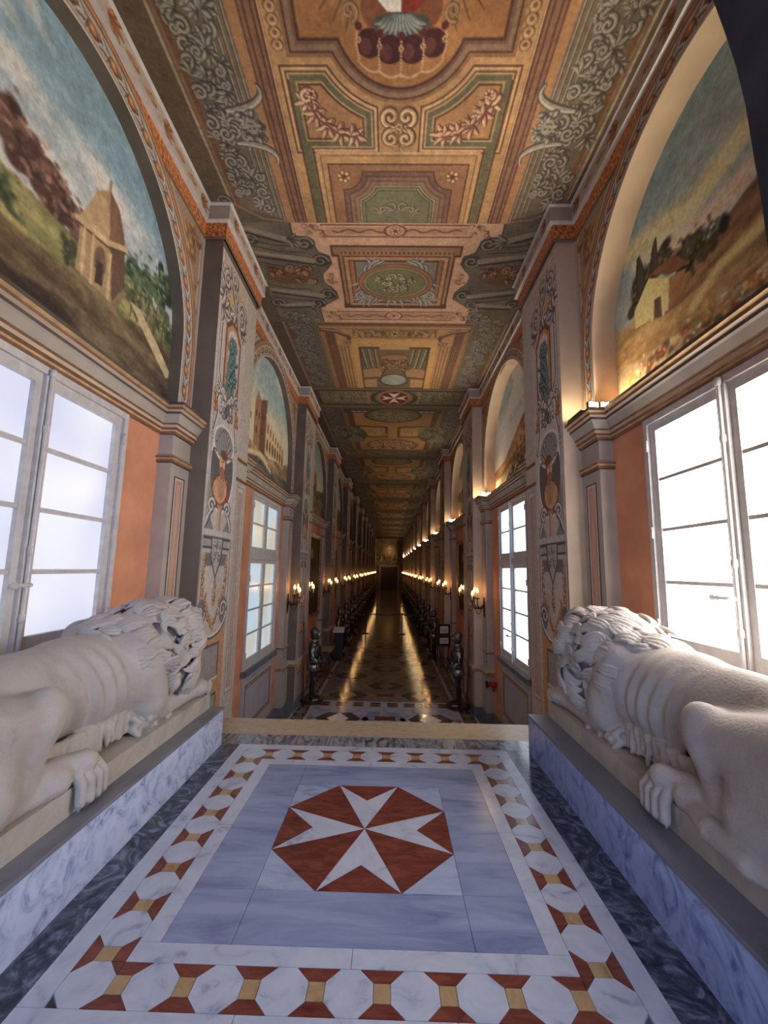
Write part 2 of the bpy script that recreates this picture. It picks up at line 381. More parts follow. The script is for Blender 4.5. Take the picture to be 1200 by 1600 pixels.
def ceil_a(h):
    c = Cv(-2.4, 0.9, 2.4, 4.92, h, GOLD); c.tint(0.10, 1.2, 5)
    ceil_sides(c, 0.9, 4.92, 11); v0 = 2.8
    for m in (-1, 1):   # bead chain, mask ornament
        for i in range(12):
            v = 3.04 - i * 0.085; c.ell(m * 1.06, v, 0.055, 0.05, (120, 78, 50)); c.ell(m * 1.06, v + 0.006, 0.042, 0.038, (206, 160, 110)); c.ell(m * 1.06, v, 0.02, 0.018, (130, 86, 56))
        for dv, sg in ((-0.12, 1), (0.2, -1)):
            H = [(m * (1.70 - 0.38 * math.sin(q_)), 3.66 + dv - sg * 0.17 * (1 - math.cos(q_)) + 0.02) for q_ in np.linspace(0, 1.9, 12)]
            c.line(H, [0.05, 0.07, 0.085, 0.09, 0.09, 0.085, 0.08, 0.07, 0.06, 0.05, 0.04, 0.025], (78, 72, 64)); c.line([(x, y + 0.008) for x, y in H], [0.03, 0.045, 0.055, 0.06, 0.06, 0.055, 0.05, 0.045, 0.035, 0.028, 0.02, 0.012], (150, 142, 126)); c.line([(x, y + 0.018) for x, y in H], 0.016, (196, 188, 170), 0.008)
        c.rect(min(m * 1.40, m * 1.58), 3.58, max(m * 1.40, m * 1.58), 3.86, (118, 112, 98)); c.rococo(m * 1.5, 3.72, 0.1, 0.13, (80, 74, 66), (178, 170, 152), 9, 3, False, 0.022); c.ell(m * 1.5, 3.72, 0.06, 0.075, (150, 142, 126)); c.ell(m * 1.48, 3.74, 0.012, 0.01, (70, 64, 56)); c.ell(m * 1.53, 3.74, 0.012, 0.01, (70, 64, 56)); c.line([(m * 1.48, 3.69), (m * 1.53, 3.69)], 0.012, (70, 64, 56))
        c.poly([(m * 2.06, 4.66), (m * 2.06, 4.95), (m * 1.45, 4.95), (m * 1.45, 4.86)], (96, 88, 74))
        c.line([(m * 2.06, 4.62), (m * 1.72, 4.86), (m * 1.44, 4.9)], 0.025, (150, 110, 74)); c.curl(m * 2.13, 4.6, 0.09, 0, m, 0.03, (74, 68, 60), (140, 130, 112))
    uni = lambda U, V, q=0.0: np.minimum(np.maximum(np.abs(U) - 0.97, V - 3.1), np.hypot(U, V - v0) - 0.67) - q
    bb = (-1.1, 0.9, 1.1, 3.6)
    c.put(lambda U, V: uni(U, V, 0.03), (150, 104, 66), bb)
    c.put(lambda U, V: uni(U, V), (86, 52, 42), bb); c.put(lambda U, V: uni(U, V, -0.016), (146, 112, 84), bb)
    c.put(lambda U, V: uni(U, V, -0.06), (122, 86, 66), bb); c.put(lambda U, V: uni(U, V, -0.085), (84, 54, 42), bb); c.put(lambda U, V: uni(U, V, -0.11), lambda U, V: mixc((150, 96, 52), (188, 126, 72), fbm(U, V, 3, 9)), bb)
    for m in (-1, 1):   # flags and trophies
        for k in range(5):
            x = m * (0.46 + 0.1 * k); c.line([(m * 0.3, 2.45), (x, 2.95 - 0.07 * k)], 0.03, (88, 72, 50), 0.008); c.line([(m * 0.33, 2.45), (x + m * 0.02, 2.88 - 0.07 * k)], 0.012, (170, 130, 84), 0.004)
        c.curl(m * 0.42, 2.82, 0.07, 1.2, m, 0.02, (96, 74, 52), (176, 136, 90))
    c.ell(0, 2.80, 0.33, 0.2, (126, 74, 46)); c.poly([(-0.2, 2.3), (0, 2.3), (0, 2.84), (-0.12, 2.82), (-0.2, 2.74)], (226, 216, 202)); c.poly([(0, 2.3), (0.2, 2.3), (0.2, 2.74), (0.12, 2.82), (0, 2.84)], (136, 44, 38))
    c.ell(0, 2.90, 0.24, 0.075, (78, 70, 62))
    for k in range(-5, 6): c.leaf(k * 0.015, 2.84, 1.57 + k * -0.16, 0.15, 0.03, (70, 80, 78), (146, 150, 138), bend=-0.18 * k)
    for k, (x, w) in enumerate(((-0.27, 0.11), (-0.09, 0.12), (0.1, 0.12), (0.28, 0.11))): c.ell(x, 3.1 - 0.25 * abs(x), w, 0.105, (70, 34, 38)); c.ell(x - 0.03, 3.12 - 0.25 * abs(x), 0.05, 0.06, (98, 52, 48))
    for x0 in (-0.36, -0.18, 0.005, 0.19, 0.37):
        for t in range(11):
            q = t / 10; x = x0 * (1 + 0.05 * math.sin(3.1 * q)); v = 3.02 - 0.2 * x0 * x0 * 4 + 0.26 * q * (1 - 0.4 * abs(x0))
            c.ell(x, v, 0.009, 0.009, (206, 164, 112))
        c.ell(x0 * 0.98, 2.98 - 0.5 * x0 * x0, 0.03, 0.03, (88, 40, 34)); c.flower(x0, 3.07 - 0.5 * x0 * x0, 0.026, (120, 76, 50), (212, 174, 122))
    for k in range(46):
        t = k / 45; x = -0.37 + 0.74 * t; v = 3.23 - 0.75 * (x * x) + 0.03 * abs(math.sin(4 * math.pi * t)); c.ell(x, v + 0.03, 0.009, 0.009, (214, 172, 118))
    for m in (-1, 1):   # green corner panels
        d = lambda U, V, q=0.0: np.maximum(np.maximum(np.maximum(m * U * -1 + 0.28 - q, m * U - 1.02 - q), np.maximum(3.26 - q - V, V - 3.92 - q)), 0.83 - q - np.hypot(U, V - v0))
        bb = (-1.2, 3.1, 1.2, 4.1)
        for q, col in ((0.075, (98, 60, 44)), (0.058, (208, 164, 108)), (0.03, (92, 56, 42)), (0.015, (204, 158, 104)), (0.0, (104, 100, 70)), (-0.055, (202, 162, 108)), (-0.068, (96, 66, 42)), (-0.09, (176, 124, 76))):
            c.put(lambda U, V: d(U, V, q), col, bb)
        P5 = [(m * 0.88, 3.47), (m * 0.83, 3.58), (m * 0.74, 3.70), (m * 0.62, 3.77), (m * 0.48, 3.80)]
        for (pu, pv), an in zip(P5, (1.9, 1.3, 0.9, 0.4, 0.1)):
            a5 = an if m < 0 else math.pi - an
            c.fan(pu, pv, a5 + 0.2, 0.15, 5, (112, 62, 52), (232, 190, 140), 2.6, 0.036); c.fan(pu, pv, a5 + math.pi / 2 * m, 0.10, 3, (112, 62, 52), (226, 182, 130), 1.6, 0.034)
        c.curl(m * 0.88, 3.44, 0.07, 0, m, 0.034, (110, 62, 52), (232, 190, 140)); c.flower(m * 0.84, 3.42, 0.05, (112, 62, 52), (230, 186, 136))
        c.line([(m * 0.88, 3.5), (m * 0.8, 3.65), (m * 0.6, 3.8), (m * 0.45, 3.82)], 0.025, (122, 70, 56), 0.015)
        c.rect(min(m * 0.93, m * 1.02), 3.9, max(m * 0.93, m * 1.02), 4.95, (104, 100, 70)); c.rect(min(m * 1.02, m * 1.04), 3.3, max(m * 1.02, m * 1.04), 4.95, (96, 60, 44)); c.rect(min(m * 0.905, m * 0.925), 3.95, max(m * 0.905, m * 0.925), 4.95, (84, 62, 40))
        c.ell(m * 0.075, 3.62, 0.11, 0.11, (138, 98, 62), soft=0.05); c.ell(m * 0.07, 3.83, 0.1, 0.1, (138, 98, 62), soft=0.05); c.curl(m * 0.08, 3.62, 0.095, math.pi / 2, -m, 0.04, (96, 66, 44), (222, 180, 126)); c.curl(m * 0.075, 3.83, 0.085, -math.pi / 2, m, 0.038, (96, 66, 44), (222, 180, 126)); c.fan(m * 0.02, 3.72, 1.57 - m * 0.9, 0.09, 3, (96, 66, 44), (214, 170, 116), 1.2, 0.02)
    c.fan(0, 3.9, 1.57, 0.1, 5, (110, 74, 48), (222, 182, 128)); c.flower(0, 3.72, 0.04, (110, 74, 48), (222, 182, 128))
    c.frame(-0.88, 3.99, 0.88, 5.2, 0.018, (206, 162, 108)); c.frame(-0.85, 4.02, 0.85, 5.2, 0.01, (128, 86, 54))
    c.rect(-0.79, 4.11, 0.79, 5, (86, 56, 40)); c.rect(-0.775, 4.125, 0.775, 5, lambda U, V: mixc((146, 98, 64), (170, 118, 78), fbm(U, V, 4, 2)))
    do = lambda U, V, q=0.0: np.maximum(np.maximum(np.abs(U) - 0.63 - q, 4.21 - q - V), 0.23 - q - np.hypot(np.abs(U) - 0.63, V - 4.21))
    for q, col in ((0.012, (84, 54, 44)), (0, (128, 90, 74)), (-0.05, (92, 62, 52)), (-0.062, (140, 102, 82)), (-0.11, (94, 64, 52)), (-0.12, (148, 112, 86)), (-0.165, (98, 72, 52)), (-0.175, (178, 156, 110)), (-0.19, (92, 92, 62)), (-0.21, (150, 144, 104)), (-0.225, (92, 92, 68)), (-0.245, (122, 118, 86))):
        c.put(lambda U, V: do(U, V, q), col, (-0.7, 4.1, 0.7, 5))
    for m in (-1, 1):
        c.flower(m * 0.62, 4.27, 0.085, (104, 66, 48), (212, 166, 116)); c.curl(m * 0.075, 4.66, 0.07, 2.2 if m < 0 else 0.9, m, 0.02, (76, 74, 52), (172, 168, 126)); c.fan(m * 0.2, 4.78, 1.57 - 3.14 + m * 0.3, 0.16, 4, (80, 74, 52), (176, 160, 116), 1.4, 0.022)
        c.leaf(m * 0.04, 4.72, -1.57 + m * 0.9, 0.2, 0.026, (76, 74, 52), (168, 162, 120), bend=m * 1.2)
    c.tint(0.12, 22, 8); c.tint(0.12, 3.0, 12); return c
def ceil_b(h):
    c = Cv(-2.4, 4.92, 2.4, 7.15, h, (208, 158, 122)); c.tint(0.06, 1.5, 4)
    for m in (-1, 1):
        P = [(2.5, 4.8), (1.40, 4.8), (1.42, 5.12), (1.28, 5.16), (1.16, 5.3), (1.13, 5.42), (0.98, 5.5), (0.96, 5.66), (1.06, 5.8), (1.12, 6.0), (1.03, 6.2), (0.97, 6.3), (0.96, 6.46), (1.16, 6.62), (1.3, 6.7), (1.3, 7.2), (2.5, 7.2)]
        c.poly([(m * (u - 0.02), v) for u, v in P], (66, 58, 50)); c.poly([(m * u, v) for u, v in P], lambda U, V: mixc((84, 74, 62), (132, 118, 98), fbm(U, V, 3.2, 6)))
        c.rect(min(m * 2.06, m * 2.5), 4.8, max(m * 2.06, m * 2.5), 7.2, (100, 86, 70))
        for (u, v, r) in ((1.27, 5.27, 0.12), (1.1, 5.6, 0.12), (1.1, 6.36, 0.12), (1.3, 6.6, 0.12), (1.98, 6.6, 0.12), (2.0, 5.2, 0.1)):
            c.ell(m * u, v, r * 1.1, r * 1.05, (74, 66, 58)); c.curl(m * u, v, r, 0, m, 0.03, (64, 58, 50), (150, 138, 118))
        for (a, b) in (((1.4, 5.25), (2.05, 5.0)), ((1.22, 5.6), (2.0, 5.45)), ((1.2, 6.4), (2.0, 6.25)), ((1.4, 6.62), (1.95, 6.66))):
            c.line([(m * a[0], a[1]), (m * b[0], b[1])], 0.10, (146, 132, 110), 0.06); c.line([(m * a[0], a[1] + 0.08), (m * b[0], b[1] + 0.08)], 0.03, (58, 52, 46))
        for (a, b, q) in (((1.45, 5.3), (2.05, 5.16), 0.05), ((1.26, 5.72), (2.0, 5.6), 0.06), ((1.24, 6.5), (2.0, 6.4), 0.05), ((1.3, 5.42), (2.05, 5.3), 0.03), ((1.36, 6.22), (2.02, 6.1), 0.04)):
            c.line([(m * a[0], a[1]), (m * (a[0] + b[0]) / 2, (a[1] + b[1]) / 2 + 0.04), (m * b[0], b[1])], q, (112, 100, 84), q * 0.6); c.line([(m * a[0], a[1] + q * 0.6), (m * (a[0] + b[0]) / 2, (a[1] + b[1]) / 2 + 0.04 + q * 0.6), (m * b[0], b[1] + q * 0.6)], 0.016, (60, 54, 48))
        c.fan(m * 1.5, 5.2, 0.3 if m < 0 else 2.84, 0.22, 5, (70, 64, 56), (150, 138, 118), 1.2, 0.04); c.fan(m * 1.45, 6.78, 0.0 if m < 0 else 3.14, 0.2, 5, (70, 64, 56), (150, 138, 118), 1.6, 0.035)
        c.ell(m * 1.62, 5.92, 0.36, 0.2, (112, 82, 58)); c.rococo(m * 1.62, 5.92, 0.32, 0.16, (86, 54, 40), (176, 134, 88), 8, 5, False, 0.03)
        c.rococo(m * 1.62, 6.98, 0.3, 0.14, (70, 66, 60), (156, 148, 134), 7, 9, False, 0.02)
        c.ell(m * 1.0, 5.98, 0.115, 0.18, (214, 160, 126)); c.rococo(m * 0.99, 6.0, 0.07, 0.12, (146, 84, 62), (226, 172, 136), 7, 4, False, 0.014)
    for v, b in ((5.05, 0.10), (6.94, 0.12)):
        c.rect(-1.0, v - b, 1.0, v + b, (186, 134, 102)); c.frame(-1.0, v - b, 1.0, v + b, 0.018, (110, 66, 50)); c.frame(-0.97, v - b + 0.03, 0.97, v + b - 0.03, 0.01, (226, 180, 140))
        c.line([(x / 20, v + 0.025 * math.sin(x * 1.1)) for x in range(-17, 18)], 0.025, (120, 80, 52)); c.ell(-0.02, v, 0.15, b + 0.03, (204, 150, 116)); c.ring(-0.02, v, 0.14, b, 0.02, (116, 66, 50)); c.flower(-0.02, v, 0.075, (126, 72, 54), (228, 178, 138))
        for m in (-1, 1): c.ell(m * 1.08, v, 0.14, b, (206, 156, 120)); c.rococo(m * 1.1, v, 0.12, b * 0.8, (122, 72, 54), (226, 178, 140), 6, 2, False, 0.016)
    c.poly([(-0.93, 5.3), (0.93, 5.3), (0.93, 5.52), (0.85, 5.52), (0.85, 6.5), (0.87, 6.72), (-0.87, 6.72), (-0.85, 6.5), (-0.85, 5.52), (-0.93, 5.52)], (96, 60, 44))
    c.rect(-0.9, 5.335, 0.9, 5.48, (156, 112, 80)); c.rect(-0.82, 5.4, 0.82, 6.6, (172, 122, 84))
    for q, col in ((0.78, (110, 70, 48)), (0.755, (196, 142, 98)), (0.70, (112, 72, 50)), (0.68, (166, 112, 70))): c.rect(-q, 5.5 + (0.78 - q), q, 6.66 - (0.78 - q), col)
    for k in range(26): c.rect(-0.8 + k * 0.064, 5.42, -0.77 + k * 0.064, 5.47, (112, 76, 54))
    c.rect(-0.62, 5.6, 0.62, 6.56, (96, 60, 42)); c.rect(-0.6, 5.62, 0.6, 6.54, (134, 126, 112)); c.rococo(0, 6.08, 0.55, 0.42, (96, 94, 92), (196, 186, 164), 16, 3, True, 0.02)
    for q, col in ((0.06, (96, 56, 38)), (0.05, (172, 112, 66)), (0.0, (110, 70, 44)), (-0.012, (150, 138, 98)), (-0.055, (92, 86, 58)), (-0.065, (128, 124, 84))): c.ell(0, 6.08, 0.52 + q * 1.1, 0.36 + q, col)
    c.rococo(0, 6.08, 0.26, 0.15, (84, 80, 54), (204, 192, 144), 9, 8, True, 0.02)
    c.tint(0.10, 22, 2); c.tint(0.10, 3.0, 14); return c
def ceil_c(h):
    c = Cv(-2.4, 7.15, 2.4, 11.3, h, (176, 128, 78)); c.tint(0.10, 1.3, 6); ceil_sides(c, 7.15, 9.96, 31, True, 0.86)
    c.rect(-1.42, 7.15, 1.42, 7.36, (140, 98, 70)); c.rect(-1.42, 7.2, 1.42, 7.23, (90, 58, 42)); c.rect(-1.4, 7.3, 1.4, 7.33, (198, 150, 96))
    c.rect(-0.8, 7.38, 0.8, 7.66, (128, 96, 56)); c.rococo(0, 7.52, 0.75, 0.1, (92, 66, 40), (206, 166, 100), 16, 5, True, 0.02); c.ell(0, 7.52, 0.17, 0.14, (150, 112, 66)); c.flower(0, 7.52, 0.1, (96, 64, 42), (208, 166, 104))
    for m in (-1, 1):
        c.line([(m * 1.36, 7.4), (m * 1.1, 7.46), (m * 0.9, 7.62), (m * 0.84, 7.86)], 0.14, (104, 70, 54), 0.08); c.line([(m * 1.36, 7.38), (m * 1.1, 7.44), (m * 0.88, 7.58)], 0.05, (176, 128, 94), 0.02); c.curl(m * 0.92, 7.86, 0.1, 0, m, 0.035, (92, 60, 46), (186, 136, 98))
        for a in range(6): c.rect(min(m * (0.92 + a * 0.07), m * (0.945 + a * 0.07)), 7.95, max(m * (0.92 + a * 0.07), m * (0.945 + a * 0.07)), 9.96, (122, 82, 60))
    c.rect(-0.86, 7.72, 0.86, 9.96, (198, 146, 78)); c.rect(-0.73, 8.0, 0.73, 9.96, (84, 58, 36)); c.rect(-0.69, 8.05, 0.69, 9.94, (112, 94, 66)); c.rect(-0.3, 7.92, 0.3, 8.1, (190, 138, 84))
    for m in (-1, 1):
        for k in range(3): c.line([(m * (0.36 + k * 0.12), 8.9), (m * (0.42 + k * 0.13), 8.1)], 0.05, (70, 74, 54)); c.line([(m * (0.34 + k * 0.12), 8.9), (m * (0.40 + k * 0.13), 8.1)], 0.018, (176, 170, 130))
        c.poly([(m * 0.7, 9.0), (m * 0.3, 8.9), (m * 0.25, 9.3), (m * 0.7, 9.4)], (168, 120, 82)); c.poly([(m * 0.7, 9.5), (m * 0.4, 9.45), (m * 0.4, 9.9), (m * 0.7, 9.9)], (182, 132, 88)); c.line([(m * 0.7, 9.42), (m * 0.3, 9.36), (m * 0.2, 9.0)], 0.03, (80, 54, 38))
    c.ell(0, 8.55, 0.34, 0.34, (120, 84, 56)); c.ell(0, 8.45, 0.28, 0.12, (156, 110, 74)); c.rococo(0, 8.75, 0.3, 0.2, (84, 58, 42), (176, 130, 88), 8, 3, True, 0.03)
    c.ell(0, 9.5, 0.36, 0.34, (96, 76, 58)); c.ell(0, 9.5, 0.29, 0.27, lambda U, V: mixc((120, 134, 124), (172, 176, 158), fbm(U, V, 5, 3)))
    c.rect(-2.4, 9.96, 2.4, 11.3, (92, 80, 62)); c.rect(-2.0, 10.08, 2.0, 11.05, (74, 62, 48)); c.rect(-1.9, 10.16, 1.9, 10.97, (116, 104, 80))
    for v in (10.02, 11.12, 11.2): c.rect(-2.1, v, 2.1, v + 0.03, (150, 126, 92))
    for m in (-1, 1): c.rococo(m * 1.2, 10.57, 0.6, 0.3, (84, 76, 58), (160, 148, 118), 14, 5, False, 0.03); c.rect(min(m * 0.62, m * 0.68), 10.16, max(m * 0.62, m * 0.68), 10.97, (170, 118, 72))
    for a, b, col in ((0.62, 0.5, (74, 64, 52)), (0.5, 0.48, (120, 108, 88)), (0.42, 0.47, (178, 110, 78)), (0.36, 0.42, (112, 42, 32))): c.ell(0.02, 10.57, a, b, col)
    maltese(c, 0.02, 10.57, 0.37, (226, 206, 180)); c.tint(0.10, 20, 3); return c
def ceil_d(h, seed):
    c = Cv(-2.4, 0, 2.4, 5.3, h, (166, 118, 66)); c.tint(0.18, 1.0, seed)
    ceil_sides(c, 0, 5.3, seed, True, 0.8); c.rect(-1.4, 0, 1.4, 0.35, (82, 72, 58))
    for k in range(-7, 8):
        if k: c.ell(k * 0.16, 0.25, 0.07, 0.05, (164, 152, 130))
    c.ell(0, 0.55, 0.8, 0.55, (112, 102, 72)); c.ring(0, 0.55, 0.8, 0.55, 0.06, (84, 60, 40)); c.rococo(0, 0.6, 0.5, 0.3, (84, 74, 52), (180, 160, 112), 12, seed, True, 0.03)
    for m in (-1, 1):
        c.poly([(m * 0.15, 1.5), (m * 1.2, 1.4), (m * 0.9, 2.6), (m * 0.15, 2.6)], (104, 72, 44)); c.poly([(m * 0.25, 1.65), (m * 1.05, 1.55), (m * 0.8, 2.45), (m * 0.25, 2.45)], (186, 134, 80)); c.rococo(m * 0.6, 2.0, 0.3, 0.3, (116, 76, 46), (212, 168, 106), 7, seed + 2, False, 0.03)
        c.ell(m * 1.35, 2.3, 0.5, 0.8, (82, 74, 58)); c.rococo(m * 1.4, 2.3, 0.4, 0.7, (64, 58, 48), (156, 144, 116), 14, seed + 5, False, 0.04)
    c.ell(0, 3.5, 0.95, 0.7, (128, 84, 50)); c.ell(0, 3.5, 0.8, 0.56, lambda U, V: mixc((140, 92, 62), (200, 150, 96), fbm(U, V, 2.4, seed))); c.rococo(0, 3.5, 0.6, 0.4, (96, 62, 44), (210, 160, 110), 10, seed + 9, True, 0.05)
    c.rect(-2.1, 4.05, 2.1, 5.3, (88, 76, 58)); c.rect(-1.8, 4.3, 1.8, 5.0, (110, 96, 68)); c.rococo(0, 4.65, 1.7, 0.28, (70, 62, 48), (160, 144, 108), 22, seed + 1, True, 0.035); c.rect(-1.9, 4.12, 1.9, 4.16, (168, 132, 84)); c.rect(-1.9, 5.12, 1.9, 5.16, (168, 132, 84))
    return c
# --- pier panel: u along the wall from the pier's near edge (0..1.33), v height
def pier_canvas(h, full=True):
    c = Cv(0, -1.7, 1.33, 5.48, h, (198, 187, 174)); c.tint(0.07, 1.6, 4); D, L, O = (84, 80, 78), (232, 226, 216), (196, 138, 88)
    c.rect(0.0, -1.7, 0.05, 5.5, (196, 188, 178)); c.rect(0.07, -1.7, 0.082, 5.5, (110, 98, 88))
    c.rect(0.93, -1.7, 1.33, 5.5, (188, 178, 166))                       # painted side strip with inset
    c.rect(1.0, -0.1, 1.24, 2.65, (92, 84, 78)); c.rect(1.012, -0.09, 1.23, 2.64, (200, 192, 182)); c.rect(1.05, -0.04, 1.19, 2.58, (206, 132, 84)); c.rect(1.08, -0.01, 1.16, 2.54, (172, 164, 156))
    for v in (2.72, 3.0): c.rect(0.93, v, 1.33, v + 0.05, (120, 84, 56)); c.rect(0.93, v + 0.05, 1.33, v + 0.075, (212, 176, 110))
    c.rect(0.9, -1.7, 0.93, 5.5, (198, 190, 180))
    # spandrel ornament at the top
    c.poly([(0.1, 4.75), (0.9, 4.75), (0.9, 5.45), (0.1, 5.45)], (192, 176, 160)); c.rococo(0.45, 5.05, 0.36, 0.3, (96, 84, 88), (216, 204, 190), 16, 12, False, 0.035)
    for q in ((0.35, 5.0, 0.1), (0.62, 5.2, 0.07), (0.6, 4.86, 0.06)): c.ell(q[0], q[1], q[2] * 0.55, q[2], (216, 168, 78))
    c.line([(0.3, 5.4), (0.45, 5.1), (0.55, 4.9), (0.62, 4.75)], 0.06, (104, 94, 100)); c.line([(0.31, 5.4), (0.46, 5.1), (0.56, 4.9)], 0.025, (206, 198, 196))
    # figure panel
    c.poly([(0.26, 3.7), (0.26, 4.62), (0.4, 4.75), (0.62, 4.75), (0.78, 4.6), (0.78, 3.7)], (126, 78, 52)); c.poly([(0.3, 3.7), (0.3, 4.58), (0.44, 4.7), (0.6, 4.7), (0.74, 4.56), (0.74, 3.7)], (206, 146, 96)); c.poly([(0.36, 4.0), (0.36, 4.55), (0.46, 4.64), (0.6, 4.64), (0.7, 4.52), (0.7, 4.0)], (210, 202, 196))
    c.poly([(0.4, 3.74), (0.36, 4.1), (0.42, 4.36), (0.47, 4.5), (0.56, 4.5), (0.62, 4.34), (0.66, 4.05), (0.6, 3.74)], (98, 134, 136))
    for k in range(70):
        a = RNG.random(2); u, v = 0.36 + 0.32 * a[0], 3.75 + 0.78 * a[1]
        if (abs(u - 0.5) / 0.15) ** 2 + ((v - 4.15) / 0.42) ** 2 < 1: c.leaf(u, v, RNG.random() * 6.28, 0.12, 0.035, (44, 72, 74), (134, 166, 164), bend=1.0)
    c.ell(0.5, 4.48, 0.06, 0.07, (92, 124, 124)); c.rect(0.3, 3.66, 0.76, 3.72, (150, 92, 60))
    # mask, cartouche sides
    for m in (-1, 1):
        c.line([(0.45 + m * 0.3, 4.55), (0.45 + m * 0.3, 3.95), (0.45 + m * 0.22, 3.8), (0.45 + m * 0.3, 3.55), (0.45 + m * 0.26, 3.42), (0.45 + m * 0.36, 3.15)], 0.03, D); c.line([(0.45 + m * 0.28, 4.55), (0.45 + m * 0.28, 3.95), (0.45 + m * 0.2, 3.8), (0.45 + m * 0.28, 3.55), (0.45 + m * 0.24, 3.42), (0.45 + m * 0.34, 3.15)], 0.018, L)
        c.curl(0.45 + m * 0.3, 3.72, 0.09, 1.57, m, 0.03, D, L); c.rococo(0.45 + m * 0.34, 3.58, 0.05, 0.16, (150, 92, 50), (230, 178, 110), 6, 7, False, 0.022)
        c.curl(0.45 + m * 0.36, 3.12, 0.06, 0, m, 0.024, D, L)
    c.rococo(0.45, 3.6, 0.14, 0.14, D, L, 9, 5, True, 0.026)
    # shell niche and bust
    c.ell(0.45, 2.74, 0.37, 0.54, L); c.ell(0.45, 2.74, 0.34, 0.51, D); c.ell(0.45, 2.72, 0.32, 0.48, (104, 98, 94)); c.poly([(0.1, 2.2), (0.3, 2.3), (0.3, 3.0), (0.1, 2.9)], (104, 98, 94), op=0.6)
    c.ell(0.45, 3.08, 0.31, 0.22, (150, 144, 140)); c.ring(0.45, 3.08, 0.31, 0.22, 0.03, L)
    for k in range(-5, 6): c.line([(0.45 + k * 0.02, 2.92), (0.45 + k * 0.055, 3.25 - 0.012 * k * k)], 0.016, (74, 70, 68), 0.034); c.line([(0.46 + k * 0.02, 2.92), (0.463 + k * 0.055, 3.24 - 0.012 * k * k)], 0.008, (214, 208, 200), 0.014)
    c.poly([(0.18, 2.44), (0.2, 2.58), (0.34, 2.68), (0.56, 2.68), (0.7, 2.58), (0.72, 2.44), (0.64, 2.34), (0.45, 2.28), (0.26, 2.34)], (140, 82, 52)); c.poly([(0.2, 2.46), (0.23, 2.56), (0.36, 2.65), (0.52, 2.66), (0.62, 2.57), (0.62, 2.44), (0.55, 2.36), (0.42, 2.31), (0.28, 2.36)], (222, 160, 112)); c.rect(0.38, 2.62, 0.53, 2.74, (176, 110, 70)); c.ell(0.455, 2.83, 0.11, 0.15, (132, 78, 50)); c.ell(0.435, 2.83, 0.085, 0.125, (236, 182, 134)); c.ell(0.475, 2.94, 0.11, 0.065, (126, 74, 48)); c.ell(0.435, 2.73, 0.07, 0.055, (176, 112, 74))
    c.ell(0.41, 2.85, 0.016, 0.01, (88, 52, 36)); c.ell(0.47, 2.85, 0.016, 0.01, (88, 52, 36)); c.line([(0.44, 2.86), (0.434, 2.80)], 0.016, (184, 118, 78)); c.line([(0.405, 2.765), (0.47, 2.765)], 0.012, (120, 66, 46))
    for k in range(7): c.line([(0.30 + 0.05 * k, 2.66 - 0.012 * abs(k - 3)), (0.36 + 0.03 * k, 2.52), (0.40 + 0.018 * k, 2.38)], 0.018, (126, 74, 48), 0.01); c.line([(0.288 + 0.05 * k, 2.66 - 0.012 * abs(k - 3)), (0.35 + 0.03 * k, 2.52), (0.39 + 0.018 * k, 2.38)], 0.012, (236, 186, 138), 0.006)
    c.poly([(0.36, 2.3), (0.54, 2.3), (0.5, 2.2), (0.5, 1.98), (0.4, 1.98), (0.4, 2.2)], (188, 140, 106)); c.line([(0.43, 2.26), (0.43, 2.0)], 0.03, (222, 180, 142))
    for m in (-1, 1):
        c.curl(0.45 + m * 0.24, 2.25, 0.1, 1.57 + m * 1.2, -m, 0.04, D, L); c.poly([(0.45 + m * 0.14, 1.98), (0.45 + m * 0.4, 1.98), (0.45 + m * 0.32, 2.2)], (140, 134, 130)); c.leaf(0.45 + m * 0.38, 1.99, 1.57 + m * 0.3, 0.26, 0.05, D, L, bend=m * 0.8)
    # entablature block with shield
    for v0, v1, w, col in ((1.9, 1.98, 0.42, (196, 190, 184)), (1.86, 1.9, 0.40, D), (1.78, 1.86, 0.37, (168, 162, 158)), (1.75, 1.78, 0.40, D), (1.70, 1.75, 0.40, (190, 184, 178)), (1.55, 1.70, 0.34, (120, 116, 112))): c.rect(0.45 - w, v0, 0.45 + w, v1, col)
    c.poly([(0.27, 1.9), (0.63, 1.9), (0.62, 1.65), (0.45, 1.38), (0.28, 1.65)], D); c.poly([(0.3, 1.88), (0.6, 1.88), (0.59, 1.66), (0.45, 1.43), (0.31, 1.66)], (178, 172, 168)); c.rococo(0.45, 1.72, 0.1, 0.12, (110, 106, 104), (214, 208, 202), 8, 6, True, 0.016)
    # swags
    for P in ([(0.12, 1.66), (0.13, 1.1)], [(0.78, 1.66), (0.77, 1.1)], [(0.45, 1.36), (0.45, 1.1)], [(0.2, 1.2), (0.3, 0.98), (0.45, 0.82)], [(0.7, 1.2), (0.6, 0.98), (0.45, 0.82)]):
        n = 26
        for k in range(n):
            t = k / (n - 1) * (len(P) - 1); i = min(int(t), len(P) - 2); q = t - i; u = P[i][0] * (1 - q) + P[i + 1][0] * q + RNG.normal() * 0.016; v = P[i][1] * (1 - q) + P[i + 1][1] * q + RNG.normal() * 0.014
            c.ell(u, v, 0.03, 0.026, [(150, 92, 54), (196, 140, 84), (120, 84, 60)][k % 3]); c.ell(u - 0.006, v + 0.008, 0.014, 0.012, (232, 190, 132))
    for m in (-1, 1): c.ell(0.45 + m * 0.32, 1.0, 0.12, 0.17, (120, 118, 116)); c.curl(0.45 + m * 0.32, 1.0, 0.11, 0, m, 0.032, D, L); c.rect(0.45 + m * 0.43 - 0.012, 0.95, 0.45 + m * 0.43 + 0.012, 1.9, (134, 126, 120))
